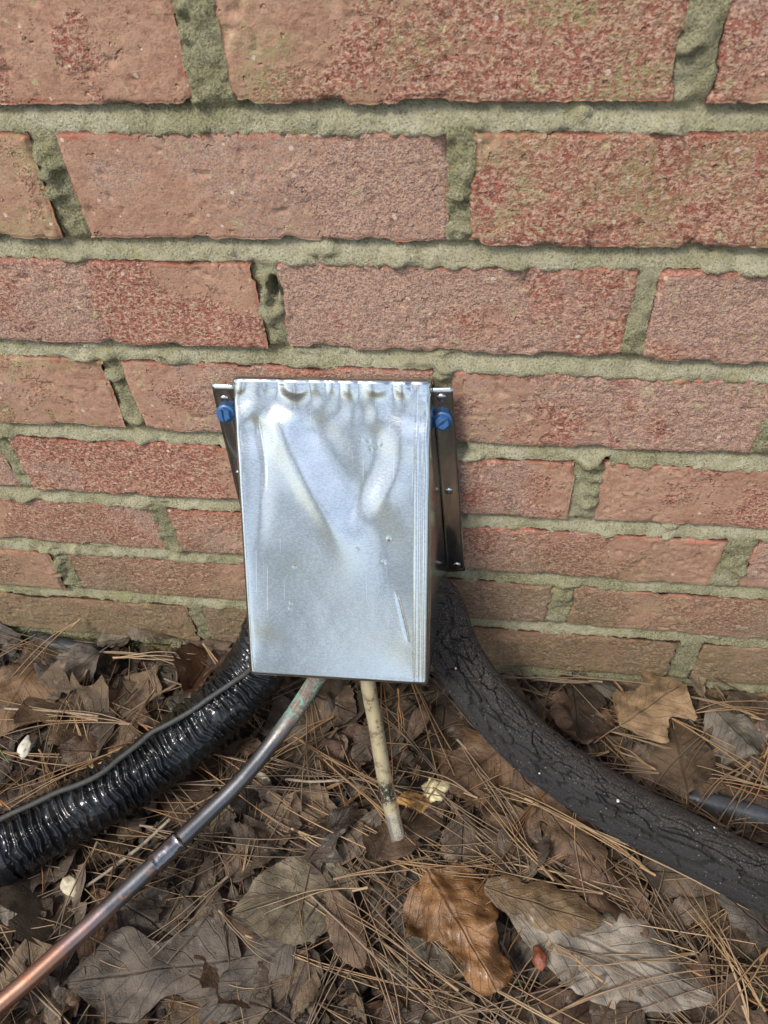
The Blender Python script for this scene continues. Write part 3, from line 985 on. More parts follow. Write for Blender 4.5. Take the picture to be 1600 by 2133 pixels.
sel = (sc_ > s0) & (sc_ < s1)
cs = Cc[sel]


def coup_r(s, th):
    L = s1 - s0
    k = s / L
    e_ = np.minimum(k, 1 - k)
    return .0061 + .0013 * sstep(0, .10, e_) + .00045 * np.exp(-((k - .07) / .05) ** 2) + .0007 * np.exp(-((k - .93) / .06) ** 2) + .0004 * fbm(s * 200, np.cos(th) * 2, np.sin(th) * 2, 2, 7)


V, F, uv, _ = tube(list(cs[::3]) + [cs[-1]], coup_r, 60, 40, caps=False)
obj('solder_coupling', mesh('solder_coupling', V - CB, F, M_SOLDER, uv=uv), cop, label='silvery soldered coupling on the copper pipe')

# clear drain tube
def vinyl_material():
    t = NT('yellowed_vinyl')
    oc = t.n('TexCoord', out=3)
    uv = t.n('Attribute', out=1, attribute_name='luv')
    t.n('SeparateXYZ', {0: uv})
    s = t.last.outputs[0]
    a = t.noise(oc, 90, 4, 0.65, 0.4)
    b = t.noise(oc, 420, 4, 0.75)
    clear = t.ramp(s, VEND - .021, VEND - .016)
    dirt = t.math('MULTIPLY', t.ramp(t.math('ADD', a, t.math('MULTIPLY', b, 0.5)), 0.72, 0.92), t.math('SUBTRACT', 1.0, clear))
    col = t.mix(b, (0.58, 0.50, 0.30), (0.74, 0.67, 0.46))
    col = t.mix(t.math('MULTIPLY', dirt, 0.75), col, (0.20, 0.14, 0.07))
    plug = t.math('MULTIPLY', t.ramp(s, VEND - .045, VEND - .038), t.ramp(s, VEND - .024, VEND - .029))
    col = t.mix(t.math('MULTIPLY', plug, t.ramp(b, .36, .50)), col, (0.045, 0.042, 0.036))
    col = t.mix(clear, col, (0.90, 0.90, 0.78))
    tr = t.math('ADD', 0.62, t.math('MULTIPLY', clear, 0.28))
    nb = t.bump(t.math('ADD', a, t.math('MULTIPLY', b, 0.3)), 0.0006, 0.6)
    return t.out(t.pbsdf(Base_Color=col, Roughness=t.math('SUBTRACT', 0.20, t.math('MULTIPLY', clear, 0.13)), Normal=nb, IOR=1.35, **{'Transmission_Weight': tr}))


vpts = [(-.052, -.052, .190), (-.049, -.062, .150), at(768, 1430, z=.118), at(779, 1490, z=.100), at(791, 1560, z=.083), at(803, 1630, z=.066), at(817, 1695, z=.051), at(830, 1747, z=.040)]
Cv, sv_ = spline(vpts, 160)
VEND = float(sv_[-1])
M_VIN = vinyl_material()
VB = at(820, 1700, z=0)
nv_, ng = 160, 28
Vo, Fo, uo, _ = tube(vpts, lambda s, th: .0055 + .0002 * fbm(s * 80, np.cos(th), np.sin(th), 2, 4), nv_, ng, caps=False)
Vi, Fi, ui, _ = tube(vpts, .0040, nv_, ng, caps=False)
n0 = len(Vo)
j = np.arange(ng)
j2 = (j + 1) % ng
rim = [np.stack([k + j, k + j2, n0 + k + j2, n0 + k + j], 1) for k in (0, (nv_ - 1) * ng)]
rim[1] = rim[1][:, ::-1]
V = np.vstack([Vo, Vi])
F = np.vstack([Fo, Fi[:, ::-1] + n0] + rim)
pipe_obj('drain_tube', V, F, np.vstack([uo, ui]), M_VIN, 'yellowed clear plastic drain tube hanging below the cover with an open wet end', 'tube', VB)

# foam insulated pipe, right
def foam_material():
    t = NT('black_foam_insulation')
    oc = t.n('TexCoord', out=3)
    uv = t.n('Attribute', out=1, attribute_name='luv')
    t.n('SeparateXYZ', {0: uv})
    s, th = t.last.outputs[0], t.last.outputs[1]
    top = t.ramp(t.math('ABSOLUTE', t.math('SUBTRACT', t.math('FRACT', t.math('ADD', th, 0.60)), 0.5)), 0.22, 0.08)
    b = t.noise(oc, 900, 3, 0.8)
    a = t.noise(oc, 70, 3, 0.6)
    col = t.mix(b, (0.012, 0.012, 0.013), (0.034, 0.033, 0.033))
    start = t.ramp(s, .20, .05)
    dust = t.math('ADD', t.math('ADD', 0.06, t.math('MULTIPLY', top, 0.38)), t.math('MULTIPLY', start, 0.6))
    dm = t.math('MULTIPLY', t.ramp(b, 0.46, 0.62), dust)
    col = t.mix(dm, col, (0.165, 0.138, 0.112))
    vo = t.n('TexVoronoi', {'Vector': oc, 'Scale': 900.0}, out=0)
    vc = t.n('TexVoronoi', {'Vector': oc, 'Scale': 900.0}, out=1)
    pick = t.math('MULTIPLY', t.math('GREATER_THAN', t.n('SeparateColor', {0: vc}), 0.955), t.ramp(vo, 0.35, 0.2))
    col = t.mix(t.math('MULTIPLY', pick, 0.8), col, (0.34, 0.31, 0.28))
    nb = t.bump(b, 0.0007, 0.9)
    return t.out(t.pbsdf(Base_Color=col, Roughness=0.85, Normal=nb, **{'Specular_IOR_Level': 0.3}))


M_FOAM = foam_material()
fpts = [(-.030, -.034, .215), (-.024, -.034, .185), at(908, 1262, z=.142), at(934, 1330, z=.114), at(972, 1402, z=.094), at(1050, 1500, z=.077), at(1140, 1582, z=.066), at(1275, 1672, z=.058), at(1425, 1752, z=.052), at(1600, 1838, z=.047), at(1760, 1905, z=.043), at(1900, 1960, z=.040)]


def worley_border(x, y, z, seed):
    """distance to the border between the two nearest cells"""
    x, y, z = np.broadcast_arrays(x, y, z)
    ix, iy, iz = np.floor(x), np.floor(y), np.floor(z)
    f1 = np.full(x.shape, 9.0)
    f2 = np.full(x.shape, 9.0)
    for a in (-1, 0, 1):
        for b in (-1, 0, 1):
            for c in (-1, 0, 1):
                cx, cy, cz = ix + a, iy + b, iz + c
                d = np.sqrt((cx + _h(cx, cy, cz, seed) - x) ** 2 + (cy + _h(cx, cy, cz, seed + 1) - y) ** 2 + (cz + _h(cx, cy, cz, seed + 2) - z) ** 2)
                n1_ = np.minimum(f1, d)
                f2 = np.minimum(np.maximum(f1, d), f2)
                f1 = n1_
    return f2 - f1


FR = .0198


def foam_r(s, th):
    x, y = np.cos(th), np.sin(th)
    wx = .28 * fbm(s * 80, x * 2, y * 2, 3, 31)
    d = worley_border(s / .024 + wx, x * 3.3 + wx, y * 3.3 - wx, 5)
    d2 = worley_border(s / .010 + wx, x * 6.0, y * 6.0 + wx, 15)
    mask = sstep(-.15, .45, .55 * vnoise(s * 26, x * 1.3, y * 1.3, 40) + .80 * np.cos(th - 1.0) + .05)
    wid = (.06 + .14 * sstep(-.2, .7, vnoise(s * 45, x * 1.5, y * 1.5, 50))) * (.35 + .65 * mask)
    cr = sstep(wid, wid * .35, d) * .0046 * (.12 + .88 * mask)
    cr2 = sstep(.08, .0, d2) * .0008 * mask
    return FR - cr - cr2 + .0005 * fbm(s * 25, x * .8, y * .8, 2, 60) + .00010 * vnoise(s * 1400, x * 14, y * 14, 61)


FB = at(1275, 1672, z=0)
V, F, uv, _ = tube(fpts, foam_r, 620, 190)
foam = pipe_obj('foam_insulated_pipe', V, F, uv, M_FOAM, part='foam_sleeve', label='thick pipe in cracked black foam insulation, leaving the cover to the right', cat='pipe', base=FB)
# pale flecks stuck on the foam
Cf, sf_ = spline(fpts, 400)
M_FLECK = plain_material('pale_fleck', (0.62, 0.60, 0.54), 0.8, 0.15, 400)
for px, py, r in ((1287, 1668, .0016), (1124, 1611, .0009), (1488, 1724, .0009), (950, 1392, .0012), (1370, 1560, .0007)):
    d = CAM_M @ np.array([(px - 800.0) / FPX, -(py - 1066.5) / FPX, -1.0])
    for tt in np.linspace(.35, .75, 1500):
        if np.linalg.norm(Cf - (CAM_P + d * tt), axis=1).min() < FR + .0003:
            Vf = []
            for k in range(5):
                for i in range(8):
                    a1, a2 = k / 4 * math.pi, i / 8 * 2 * math.pi
                    rr = r * (.75 + .45 * float(vnoise(math.cos(a2) * 2, k, px, 3)))
                    Vf.append((rr * math.sin(a1) * math.cos(a2), rr * math.sin(a1) * math.sin(a2), rr * .8 * math.cos(a1)))
            o = obj('fleck', mesh('fleck', Vf, gridF(5, 8, True), M_FLECK), foam, loc=CAM_P + d * tt - FB)
            break

# two dark hoses half buried near the wall
M_GREYH = plain_material('dark_grey_rubber', (0.040, 0.047, 0.055), 0.42, 0.3, 160, 0.0005)
b0 = at(1500, 1680, z=0)
V, F, uv, _ = tube([at(1340, 1610, z=-.006), at(1400, 1645, z=.008), at(1450, 1664, z=.012), at(1520, 1682, z=.013), at(1600, 1702, z=.013), at(1720, 1725, z=.010)], lambda s, th: .0078 + .0003 * fbm(s * 60, np.cos(th), np.sin(th), 2, 2), 90, 24)
pipe_obj('buried_hose', V, F, uv, M_GREYH, 'dark grey hose half buried in the litter behind the black foam pipe', 'hose', b0)
b0 = at(140, 1345, z=0)
V, F, uv, _ = tube([at(60, 1320, z=.000), at(95, 1337, z=.008), at(150, 1349, z=.010), at(200, 1356, z=.008), at(240, 1366, z=-.008)], lambda s, th: .0072 + .0004 * fbm(s * 60, np.cos(th), np.sin(th), 2, 9), 60, 20)
pipe_obj('buried_hose', V, F, uv, M_GREYH, 'short dark hose end poking from leaves at the mossy foot of the wall', 'hose', b0)

# ------------------------------------------------------------------ leaves
def prof(pts):
    p = np.asarray(pts, float)
    return lambda u: np.interp(u, p[:, 0], p[:, 1])


P_OVAL = lambda u: np.clip(np.sin(np.pi * np.clip(u, 0, 1) ** .85), 0, 1) ** .8
P_BEECH = lambda u: np.clip(np.sin(np.pi * np.clip(u, 0, 1) ** .70), 0, 1) ** .9 * (1 + .05 * np.sin(u * 60))
P_NARROW = lambda u: .55 * np.clip(np.sin(np.pi * np.clip(u, 0, 1)), 0, 1) ** .7
P_OAK = prof([(0, .03), (.06, .08), (.12, .38), (.17, .50), (.23, .22), (.30, .28), (.37, .80), (.42, .92), (.48, .36), (.54, .40), (.62, .95), (.67, .85), (.73, .34), (.80, .42), (.86, .52), (.92, .22), (1, .0)])
P_TULIP = prof([(0, .05), (.05, .45), (.14, .92), (.24, 1.0), (.33, .72), (.45, .55), (.54, .62), (.68, .98), (.76, .90), (.88, .48), (1, .08)])
P_MAPLE = prof([(0, .02), (.04, .35), (.10, .72), (.18, .60), (.26, .52), (.36, 1.0), (.42, .95), (.50, .52), (.60, .40), (.70, .52), (.78, .38), (.90, .14), (1, 0)])
P_RAG = prof([(0, .25), (.1, .62), (.22, .80), (.3, .58), (.42, .95), (.55, 1.0), (.63, .70), (.75, .86), (.86, .52), (.95, .38), (1, .1)])
P_WET = prof([(0, .52), (.05, .78), (.16, .92), (.30, 1.0), (.42, .72), (.55, .46), (.70, .38), (.85, .36), (.95, .30), (1, .12)])
PROFS = {'wetfold': P_WET, 'oval': P_OVAL, 'beech': P_BEECH, 'narrow': P_NARROW, 'oak': P_OAK, 'tulip': P_TULIP, 'maple': P_MAPLE, 'ragged': P_RAG}


def leaf_geo(profile, L, Wd, nu, nv, seed, roll=0.0, bend=0.0, fold=0.0, crumple=.003, rag=.06, twist=0.0, fwd=.25, stem=True, holes=0.0, split=False):
    """sheet along +x, its width along y; roll/bend are curvatures in 1/m"""
    u = np.linspace(0.0, 1, nu)
    s = np.linspace(-1, 1, nv)
    Uu, Ss = np.meshgrid(u, s, indexing='ij')
    asym = 1 + .12 * np.sin(seed) * np.sign(Ss)
    sg = np.sign(Ss)
    sh = .05 * math.sin(seed * 2.1) * sg + .035 * vnoise(Uu * 5, sg * 3, seed, 2)
    wv = profile(np.clip(Uu + sh * np.sin(np.pi * Uu), 0, 1)) * Wd / 2 * asym
    wv = wv * (1 + rag * vnoise(Uu * 22, np.sign(Ss) * 7, seed * 1.7, 5) + rag * .7 * vnoise(Uu * 60, np.sign(Ss) * 9, seed * 2.3, 6)) + .0004
    y = Ss * wv
    x = Uu * L + fwd * np.abs(y) * (1 - Uu) ** .5
    mx, my = x * 1000, y * 1000
    z = crumple * (1.1 * fbm(mx / 26, my / 22, seed, 2, 11) + .45 * fbm(mx / 9, my / 9, seed, 2, 12))
    z = z + crumple * .9 * np.abs(Ss) ** 2 * vnoise(Uu * 7, np.sign(Ss) * 5, seed, 14)
    z = z + fold * np.abs(y)
    q = np.abs(np.mod(Uu * 8 - np.abs(Ss) * 2.2, 1) - .5)
    z = z + .0005 * np.exp(-(Ss * 14) ** 2) - .00035 * sstep(.10, 0, q)
    kr = roll * (1 + .5 * vnoise(Uu * 3, seed, 0, 3))
    if abs(roll) > 1e-3:
        a = kr * y
        z = z * np.cos(a) + (1 - np.cos(a)) / kr
        y = np.sin(a) / kr - crumple * .0 * np.sin(a)
    if abs(twist) > 1e-6:
        a = twist * (Uu - .5)
        y, z = y * np.cos(a) - z * np.sin(a), y * np.sin(a) + z * np.cos(a)
    if abs(bend) > 1e-3:
        a = bend * (x - L / 2)
        zz = z
        x = L / 2 + np.sin(a) / bend - zz * np.sin(a)
        z = zz * np.cos(a) + (1 - np.cos(a)) / bend
    V = np.stack([x, y, z], -1).reshape(-1, 3)
    F = gridF(nu, nv)
    if holes > 0:                                  # bites along the border and holes
        eat = fbm(mx / 11, my / 11, seed * 3.3, 2, 17) + .30 * np.abs(Ss) - .2
        F = F[~(eat > 1.0 - holes).ravel()[F].any(1)]
    uv = np.stack([Uu, Ss, Uu * 0], -1).reshape(-1, 3)
    st_ = None
    if stem:
        sp = [V[(nv // 2)] + [0, 0, -.0002], V[(nv // 2)] + [-.010, .002 * math.sin(seed), .001], V[(nv // 2)] + [-.022 - .01 * abs(math.sin(seed * 3)), .008 * math.sin(seed), -.002]]
        Vs, Fs, us, _ = tube(sp, .00065, 8, 5, caps=False, up=(0, .1, 1))
        us = us * 0
        us[:, 0] = .02
        st_ = (Vs, Fs, us)
    if split:
        return V, F, uv, st_
    if st_:
        F = np.vstack([F, Fs + len(V)])
        V = np.vstack([V, Vs])
        uv = np.vstack([uv, us])
    return V, F, uv


white4 = lambda n: np.ones((n, 4))


def rest_z(V, R, lo):
    """lift so the lowest part sits at lo"""
    return lo - (V @ R.T)[:, 2].min()


def leaf_obj(name, shape, base, tip, Wd, col, label, cat='leaf', group=None, z0=.006, roll=0., bend=0., fold=0., crumple=.003, rag=.06, twist=0., tilt=0., pitch=0., mat=None, hero=True, seed=1, stem=True, fwd=.25, holes=None):
    holes = (.12 if hero else .35) if holes is None else holes
    base, tip = np.asarray(base, float), np.asarray(tip, float)
    d = tip - base
    L = float(np.hypot(d[0], d[1]))
    head = math.atan2(d[1], d[0])
    nu, nv = (64, 31) if hero else (30, 13)
    geo = leaf_geo(PROFS[shape], L, Wd, nu, nv, seed, roll, bend, fold, crumple, rag, twist, fwd, stem, holes, split=hero)
    V, F, uv = geo[:3]
    V = V - [L / 2, 0, 0]
    R = np.array(Euler((tilt, -pitch, head), 'XYZ').to_matrix())
    lift = rest_z(V, R, z0)
    c = (base + tip) / 2
    k = .62 if hero else .48
    cc = (col[0] * k, col[1] * k * .97, col[2] * k * .96, 1)
    stalk = geo[3] if hero else None
    me = mesh('blade' if stalk else name, V, F, mat or M_LEAF, uv=uv, cattr=white4(len(V)))
    o = obj(name, None if stalk else me, label=label, cat=cat, group=group, loc=(c[0], c[1], lift), rot=(tilt, -pitch, head))
    o.color = cc
    if stalk:
        sm = mesh('stalk', stalk[0] - [L / 2, 0, 0], stalk[1], mat or M_LEAF, uv=stalk[2], cattr=white4(len(stalk[0])))
        for nm, m_ in (('blade', me), ('stalk', sm)):
            q = obj(nm, m_, o)
            q.color = cc
    return o


TAN = (0.34, 0.235, 0.135)
GREYB = (0.185, 0.148, 0.112)
BROWN = (0.165, 0.105, 0.066)
DARKB = (0.085, 0.060, 0.042)
RUST = (0.26, 0.115, 0.040)
PALE = (0.36, 0.31, 0.235)
GREY = (0.215, 0.195, 0.165)
G0 = .012
A = lambda x, y, z=G0: at(x, y, z=z)
H = [
    # shape, base px, tip px, width, colour, label, options
    ('tulip', (1283, 1534), (1408, 1455), .062, (0.40, 0.285, 0.165), 'large pale tan lobed leaf standing clear of the litter right of the foam pipe', dict(z0=.020, roll=-9, bend=-5, pitch=.10, tilt=-.12, crumple=.0035, seed=3)),
    ('wetfold', (890, 1830), (1030, 2085), .082, (0.31, 0.165, 0.066), 'wet orange-brown glossy leaf below the end of the drain tube', dict(z0=.018, roll=-16, bend=-4, fold=-.12, crumple=.0095, mat=M_WET, seed=8, rag=.10, stem=False)),
    ('oval', (1050, 1893), (1490, 2085), .062, (0.37, 0.34, 0.285), 'long silvery grey leaf with dark spots, lowest right beside the wet orange leaf', dict(z0=.016, roll=-12, bend=-3, crumple=.0040, mat=M_DAMP, seed=12, fold=-.10, rag=.03, holes=0.)),
    ('ragged', (1005, 1870), (1240, 1945), .034, (0.24, 0.165, 0.085), 'brown rolled leaf edge lying across the top of the long silvery leaf', dict(z0=.030, roll=-40, crumple=.003, seed=15, stem=False, mat=M_DAMP)),
    ('oval', (750, 1835), (487, 1912), .060, (0.27, 0.235, 0.165), 'big grey-tan oval leaf left of the wet orange leaf', dict(z0=.017, roll=5, crumple=.0030, seed=21, tilt=.10)),
    ('ragged', (690, 1850), (530, 1965), .040, (0.30, 0.26, 0.19), 'stained pale half leaf under the big grey-tan oval leaf', dict(z0=.010, roll=4, crumple=.0025, seed=22, stem=False)),
    ('tulip', (505, 2003), (146, 2052), .058, (0.165, 0.142, 0.118), 'flat grey-brown leaf with one tall pointed lobe near the bottom, right of copper pipe', dict(z0=.016, crumple=.0026, seed=25, rag=.03, fwd=-.3)),
    ('ragged', (480, 2045), (365, 2150), .044, (0.19, 0.13, 0.075), 'square brown leaf piece under the grey-brown pointed leaf at the bottom edge', dict(z0=.014, crumple=.003, seed=27, stem=False)),
    ('narrow', (800, 1688), (702, 1818), .034, (0.27, 0.225, 0.175), 'narrow grey curled leaf strip beside the open end of the drain tube', dict(z0=.018, roll=35, bend=6, crumple=.002, seed=31, twist=.6)),
    ('oval', (95, 1388), (5, 1545), .070, (0.23, 0.150, 0.085), 'large brown leaf at the left edge of the photo above the black hose', dict(z0=.020, roll=-9, bend=-5, crumple=.004, seed=35)),
    ('ragged', (215, 1375), (85, 1465), .050, (0.20, 0.175, 0.145), 'grey leaf with a folded pale corner left of the big brown leaf behind the hose', dict(z0=.020, fold=.45, roll=-8, crumple=.005, seed=38)),
    ('oak', (330, 1392), (190, 1600), .092, (0.235, 0.172, 0.118), 'big flat light brown leaf between the black hose and the wall', dict(z0=.012, crumple=.0032, seed=41, roll=-4)),
    ('oval', (270, 1312), (372, 1345), .036, (0.26, 0.22, 0.165), 'curled greyish tan leaf leaning on the foot of the wall at left', dict(z0=.016, roll=-32, crumple=.004, seed=44, tilt=-.5)),
    ('ragged', (205, 1345), (275, 1338), .026, (0.27, 0.235, 0.175), 'small pale leaf scrap beside the curled leaf at the foot of the wall', dict(z0=.016, fold=.4, crumple=.003, seed=45)),
    ('ragged', (390, 1345), (470, 1400), .052, (0.20, 0.155, 0.115), 'wide flat brown leaf behind the black hose close to the wall', dict(z0=.012, crumple=.003, seed=47)),
    ('tulip', (1055, 1560), (925, 1650), .070, (0.20, 0.128, 0.076), 'broad smooth brown leaf left of the foam pipe, right of the pale foam crumb', dict(z0=.014, roll=-8, crumple=.003, seed=51)),
    ('oak', (1062, 1600), (1255, 1848), .070, (0.205, 0.135, 0.085), 'long brown lobed leaf pointing down right below the foam pipe', dict(z0=.016, roll=-14, crumple=.0035, seed=54)),
    ('ragged', (1470, 1490), (1560, 1600), .046, (0.21, 0.195, 0.165), 'crumpled grey leaf between the pale tan lobed leaf and the right edge', dict(z0=.014, roll=-25, fold=-.4, crumple=.007, seed=57)),
    ('narrow', (40, 1815), (18, 1930), .030, (0.40, 0.37, 0.31), 'pale grey leaf strip under the black hose at the left edge', dict(z0=.012, roll=20, crumple=.002, seed=61, stem=False)),
    ('beech', (640, 1985), (545, 2135), .052, (0.205, 0.155, 0.105), 'curled brown leaf with wavy edges at the bottom below the grey-tan oval leaf', dict(z0=.014, roll=26, crumple=.005, seed=64, rag=.10)),
    ('narrow', (690, 1860), (760, 2030), .042, (0.185, 0.128, 0.085), 'narrow brown pointed leaf standing over the big grey-tan oval leaf', dict(z0=.022, roll=-22, crumple=.002, seed=67)),
    ('oval', (960, 2040), (800, 2020), .046, (0.17, 0.15, 0.105), 'dark wet leaf with water drops under the wet orange leaf', dict(z0=.008, crumple=.002, mat=M_WET, seed=70)),
    ('narrow', (1470, 1462), (1432, 1408), .020, (0.40, 0.30, 0.19), 'small leaf with a pale upright tip against the wall at right', dict(z0=.012, roll=-30, crumple=.002, seed=73, pitch=.9, stem=False)),
    ('narrow', (1225, 1420), (1290, 1452), .026, (0.15, 0.14, 0.115), 'smooth dark grey-green leaf behind the pale tan lobed leaf near the wall', dict(z0=.014, roll=-24, crumple=.001, seed=75)),
    ('beech', (1150, 1470), (1245, 1520), .042, (0.255, 0.20, 0.14), 'tan leaf tucked under the left side of the pale tan lobed leaf', dict(z0=.012, roll=-10, crumple=.003, seed=77)),
    ('maple', (1300, 1590), (1410, 1620), .050, (0.20, 0.155, 0.115), 'greyish brown torn leaf just above the foam pipe, right side', dict(z0=.016, roll=-10, crumple=.004, seed=79)),
    ('beech', (640, 1450), (745, 1500), .056, (0.215, 0.160, 0.115), 'smooth brown leaf under the cover between copper pipe and drain tube', dict(z0=.016, roll=-9, crumple=.003, seed=81)),
    ('beech', (500, 1580), (640, 1500), .062, (0.20, 0.148, 0.105), 'large brown leaf below the black hose, crossed by the copper pipe', dict(z0=.008, roll=-6, crumple=.003, seed=83)),
    ('narrow', (850, 1560), (893, 1472), .026, (0.24, 0.17, 0.12), 'small narrow brown leaf right of the drain tube', dict(z0=.020, roll=-40, crumple=.002, seed=85)),
    ('ragged', (610, 1660), (560, 1770), .042, (0.16, 0.112, 0.078), 'dark crumpled brown leaf halfway between copper pipe and tube end', dict(z0=.014, fold=.5, crumple=.007, seed=87)),
    ('ragged', (480, 1840), (570, 1730), .040, (0.15, 0.115, 0.085), 'dark jagged dry leaf right of the soldered coupling', dict(z0=.014, fold=.3, crumple=.006, seed=89, rag=.14)),
    ('beech', (700, 1620), (640, 1540), .050, (0.225, 0.172, 0.125), 'light brown leaf with cut edge left of the drain tube', dict(z0=.014, crumple=.003, seed=91)),
    ('ragged', (760, 1520), (700, 1640), .044, (0.185, 0.120, 0.085), 'shrivelled reddish brown leaf directly left of the drain tube', dict(z0=.014, fold=.35, crumple=.008, seed=93)),
    ('tulip', (270, 1880), (150, 1985), .062, (0.175, 0.105, 0.055), 'yellowish brown leaf under the lower copper pipe', dict(z0=.010, crumple=.004, seed=95)),
    ('beech', (1060, 1700), (960, 1600), .050, (0.165, 0.112, 0.075), 'dark brown leaf in the shade of the foam pipe', dict(z0=.008, crumple=.003, seed=97)),
    ('oak', (1150, 1690), (1010, 1790), .056, (0.215, 0.150, 0.098), 'folded tan-brown leaf below the middle of the foam pipe', dict(z0=.016, roll=-18, crumple=.004, seed=99)),
    ('beech', (1300, 1950), (1400, 2130), .060, (0.24, 0.21, 0.165), 'grey torn leaf at the lower right under the long silvery leaf', dict(z0=.010, crumple=.003, seed=101)),
    ('narrow', (470, 1940), (440, 1850), .020, (0.15, 0.12, 0.09), 'small dark upright leaf sliver left of the grey-tan oval leaf', dict(z0=.018, roll=-50, crumple=.001, seed=103)),
    ('ragged', (895, 1770), (860, 1690), .030, (0.13, 0.13, 0.125), 'small charcoal grey leaf right below the tube end', dict(z0=.012, crumple=.003, seed=105)),
]
keep_clear = []
for shape, b, t_, wd, col, lab, o in H:
    leaf_obj('leaf', shape, A(*b), A(*t_), wd, col, lab, **o)
    keep_clear.append(((b[0] + t_[0]) / 2, (b[1] + t_[1]) / 2))


# region words for the many other leaves of the litter
def curve_y(pts, x):
    p = sorted(pts)
    return np.interp(x, [q[0] for q in p], [q[1] for q in p])


HOSE_PX = [(0, 1775), (150, 1694), (300, 1604), (450, 1484), (535, 1390)]
COP_PX = [(-60, 2142), (150, 1960), (340, 1783), (505, 1622), (652, 1425)]
FOAM_PX = [(916, 1270), (1050, 1500), (1275, 1672), (1600, 1838)]


def region(px, py):
    if px < 560 and py < curve_y(HOSE_PX, px):
        return ('at the wall foot, far left' if py < 1400 else 'behind the black hose, left') if px < 230 else 'between black hose and wall'
    if px < 650 and py < curve_y(COP_PX, px):
        return 'between black hose and copper pipe' + (', left' if px < 230 else ', near the cover' if px > 430 else '')
    if px > 900 and py < curve_y(FOAM_PX, px):
        return 'behind the foam pipe ' + ('close to the cover' if px < 1180 else 'at the far right' if px > 1430 else 'near the wall')
    if py < 1560:
        return 'under the metal cover ' + ('left of the drain tube' if px < 780 else 'right of the drain tube')
    if py < 1800:
        return ('left of the drain tube end' if px < 790 else 'right of the drain tube end') if px < 1050 else 'under the foam pipe in the middle'
    if py < 1950:
        return 'below the copper pipe coupling' if px < 480 else 'around the grey-tan oval leaf' if px < 780 else 'around the wet orange leaf' if px < 1080 else 'below the foam pipe at right'
    return 'at the bottom left by the copper pipe' if px < 350 else 'at the bottom, left of centre' if px < 700 else 'at the bottom centre' if px < 1050 else 'at the bottom, right of centre' if px < 1350 else 'in the bottom right corner'


CN = [('grey-brown', GREYB), ('brown', BROWN), ('dark brown', DARKB), ('tan', (0.25, 0.18, 0.115)), ('grey', (0.17, 0.152, 0.128)), ('light brown', (0.215, 0.150, 0.10)), ('reddish brown', (0.185, 0.092, 0.05))]
CW = np.array([.22, .22, .20, .10, .12, .10, .04])
SHN = [('oval', 'oval'), ('beech', 'wavy-edged'), ('narrow', 'narrow'), ('oak', 'lobed'), ('tulip', 'broad'), ('ragged', 'torn'), ('maple', 'pointed')]
CLEAR = ((930, 1950, 120), (1080, 1905, 80), (1230, 1985, 130), (1390, 2060, 100), (620, 1880, 120), (330, 2020, 150), (1330, 1500, 75), (60, 1450, 80), (260, 1500, 100), (1150, 1720, 70), (990, 1610, 60), (750, 1750, 50), (700, 1480, 50))
near_named = lambda px, py: any(math.hypot(px - a, py - b) < r for a, b, r in CLEAR)
used = set()
n_leaf = 0
while n_leaf < 262:
    x, y = rng.uniform(-.47, .40), rng.uniform(-.33, -.012)
    px, py = to_px((x, y, .01))
    if not (-60 < px < 1660 and py < 2200):
        continue
    ci = rng.choice(len(CN), p=CW / CW.sum())
    shi = rng.choice(len(SHN), p=[.18, .26, .11, .06, .13, .23, .03])
    L = float(rng.uniform(.026, .080))
    sname = 'small' if L < .045 else 'large' if L > .064 else 'mid-sized'
    wd = L * rng.uniform(.5, .85)
    top = rng.random()
    z0 = -.002 + .013 * top
    hid = near_named(px, py)
    if hid:
        z0 = -.003
    style = rng.choice(['flat', 'curled', 'folded', 'crumpled'], p=[.46, .28, .10, .16])
    roll = {'flat': rng.normal(0, 3), 'curled': rng.choice([-1, 1], p=[.7, .3]) * rng.uniform(18, 40), 'folded': rng.normal(0, 4), 'crumpled': rng.normal(0, 8)}[style]
    fold = rng.uniform(.4, .9) if style == 'folded' else 0.
    cr = {'flat': .0030, 'curled': .0042, 'folded': .0045, 'crumpled': .0085}[style]
    hd = rng.uniform(0, 2 * math.pi)
    dv = np.array([math.cos(hd), math.sin(hd), 0]) * L / 2
    y = min(y, -.012 - abs(dv[1]) * .8)
    c0 = np.array([x, y, 0])
    base = np.array(CN[ci][1]) * rng.uniform(.65, 1.5)
    reg = region(*to_px((x, y, .01)))
    label = f'{sname} {style} {CN[ci][0]} {SHN[shi][1]} leaf {reg}'
    if label in used:
        continue
    used.add(label)
    grp = 'brown leaves of the litter'
    mat = M_DAMP if (py > 1850 and 650 < px < 1100 and rng.random() < .6) or rng.random() < .34 else M_LEAF
    leaf_obj('leaf', SHN[shi][0], c0 - dv, c0 + dv, wd, base, label, group=grp, z0=z0, roll=roll, fold=fold, crumple=cr, tilt=0. if hid else rng.normal(0, .22), pitch=0. if hid else rng.normal(0, .16), hero=False, seed=200 + n_leaf, stem=rng.random() < .5, rag=.05 if style != 'crumpled' else .12, mat=mat)
    n_leaf += 1

# ---- leaf crumbs and older leaves under and around: one mass
def join_leaves(items):
    Vs, Fs, Us, Cs, n = [], [], [], [], 0
    for V, F, uv, c in items:
        Vs.append(V)
        Fs.append(F + n)
        Us.append(uv)
        Cs.append(np.tile([*c, 1], (len(V), 1)))
        n += len(V)
    return np.vstack(Vs), np.vstack(Fs), np.vstack(Us), np.vstack(Cs)


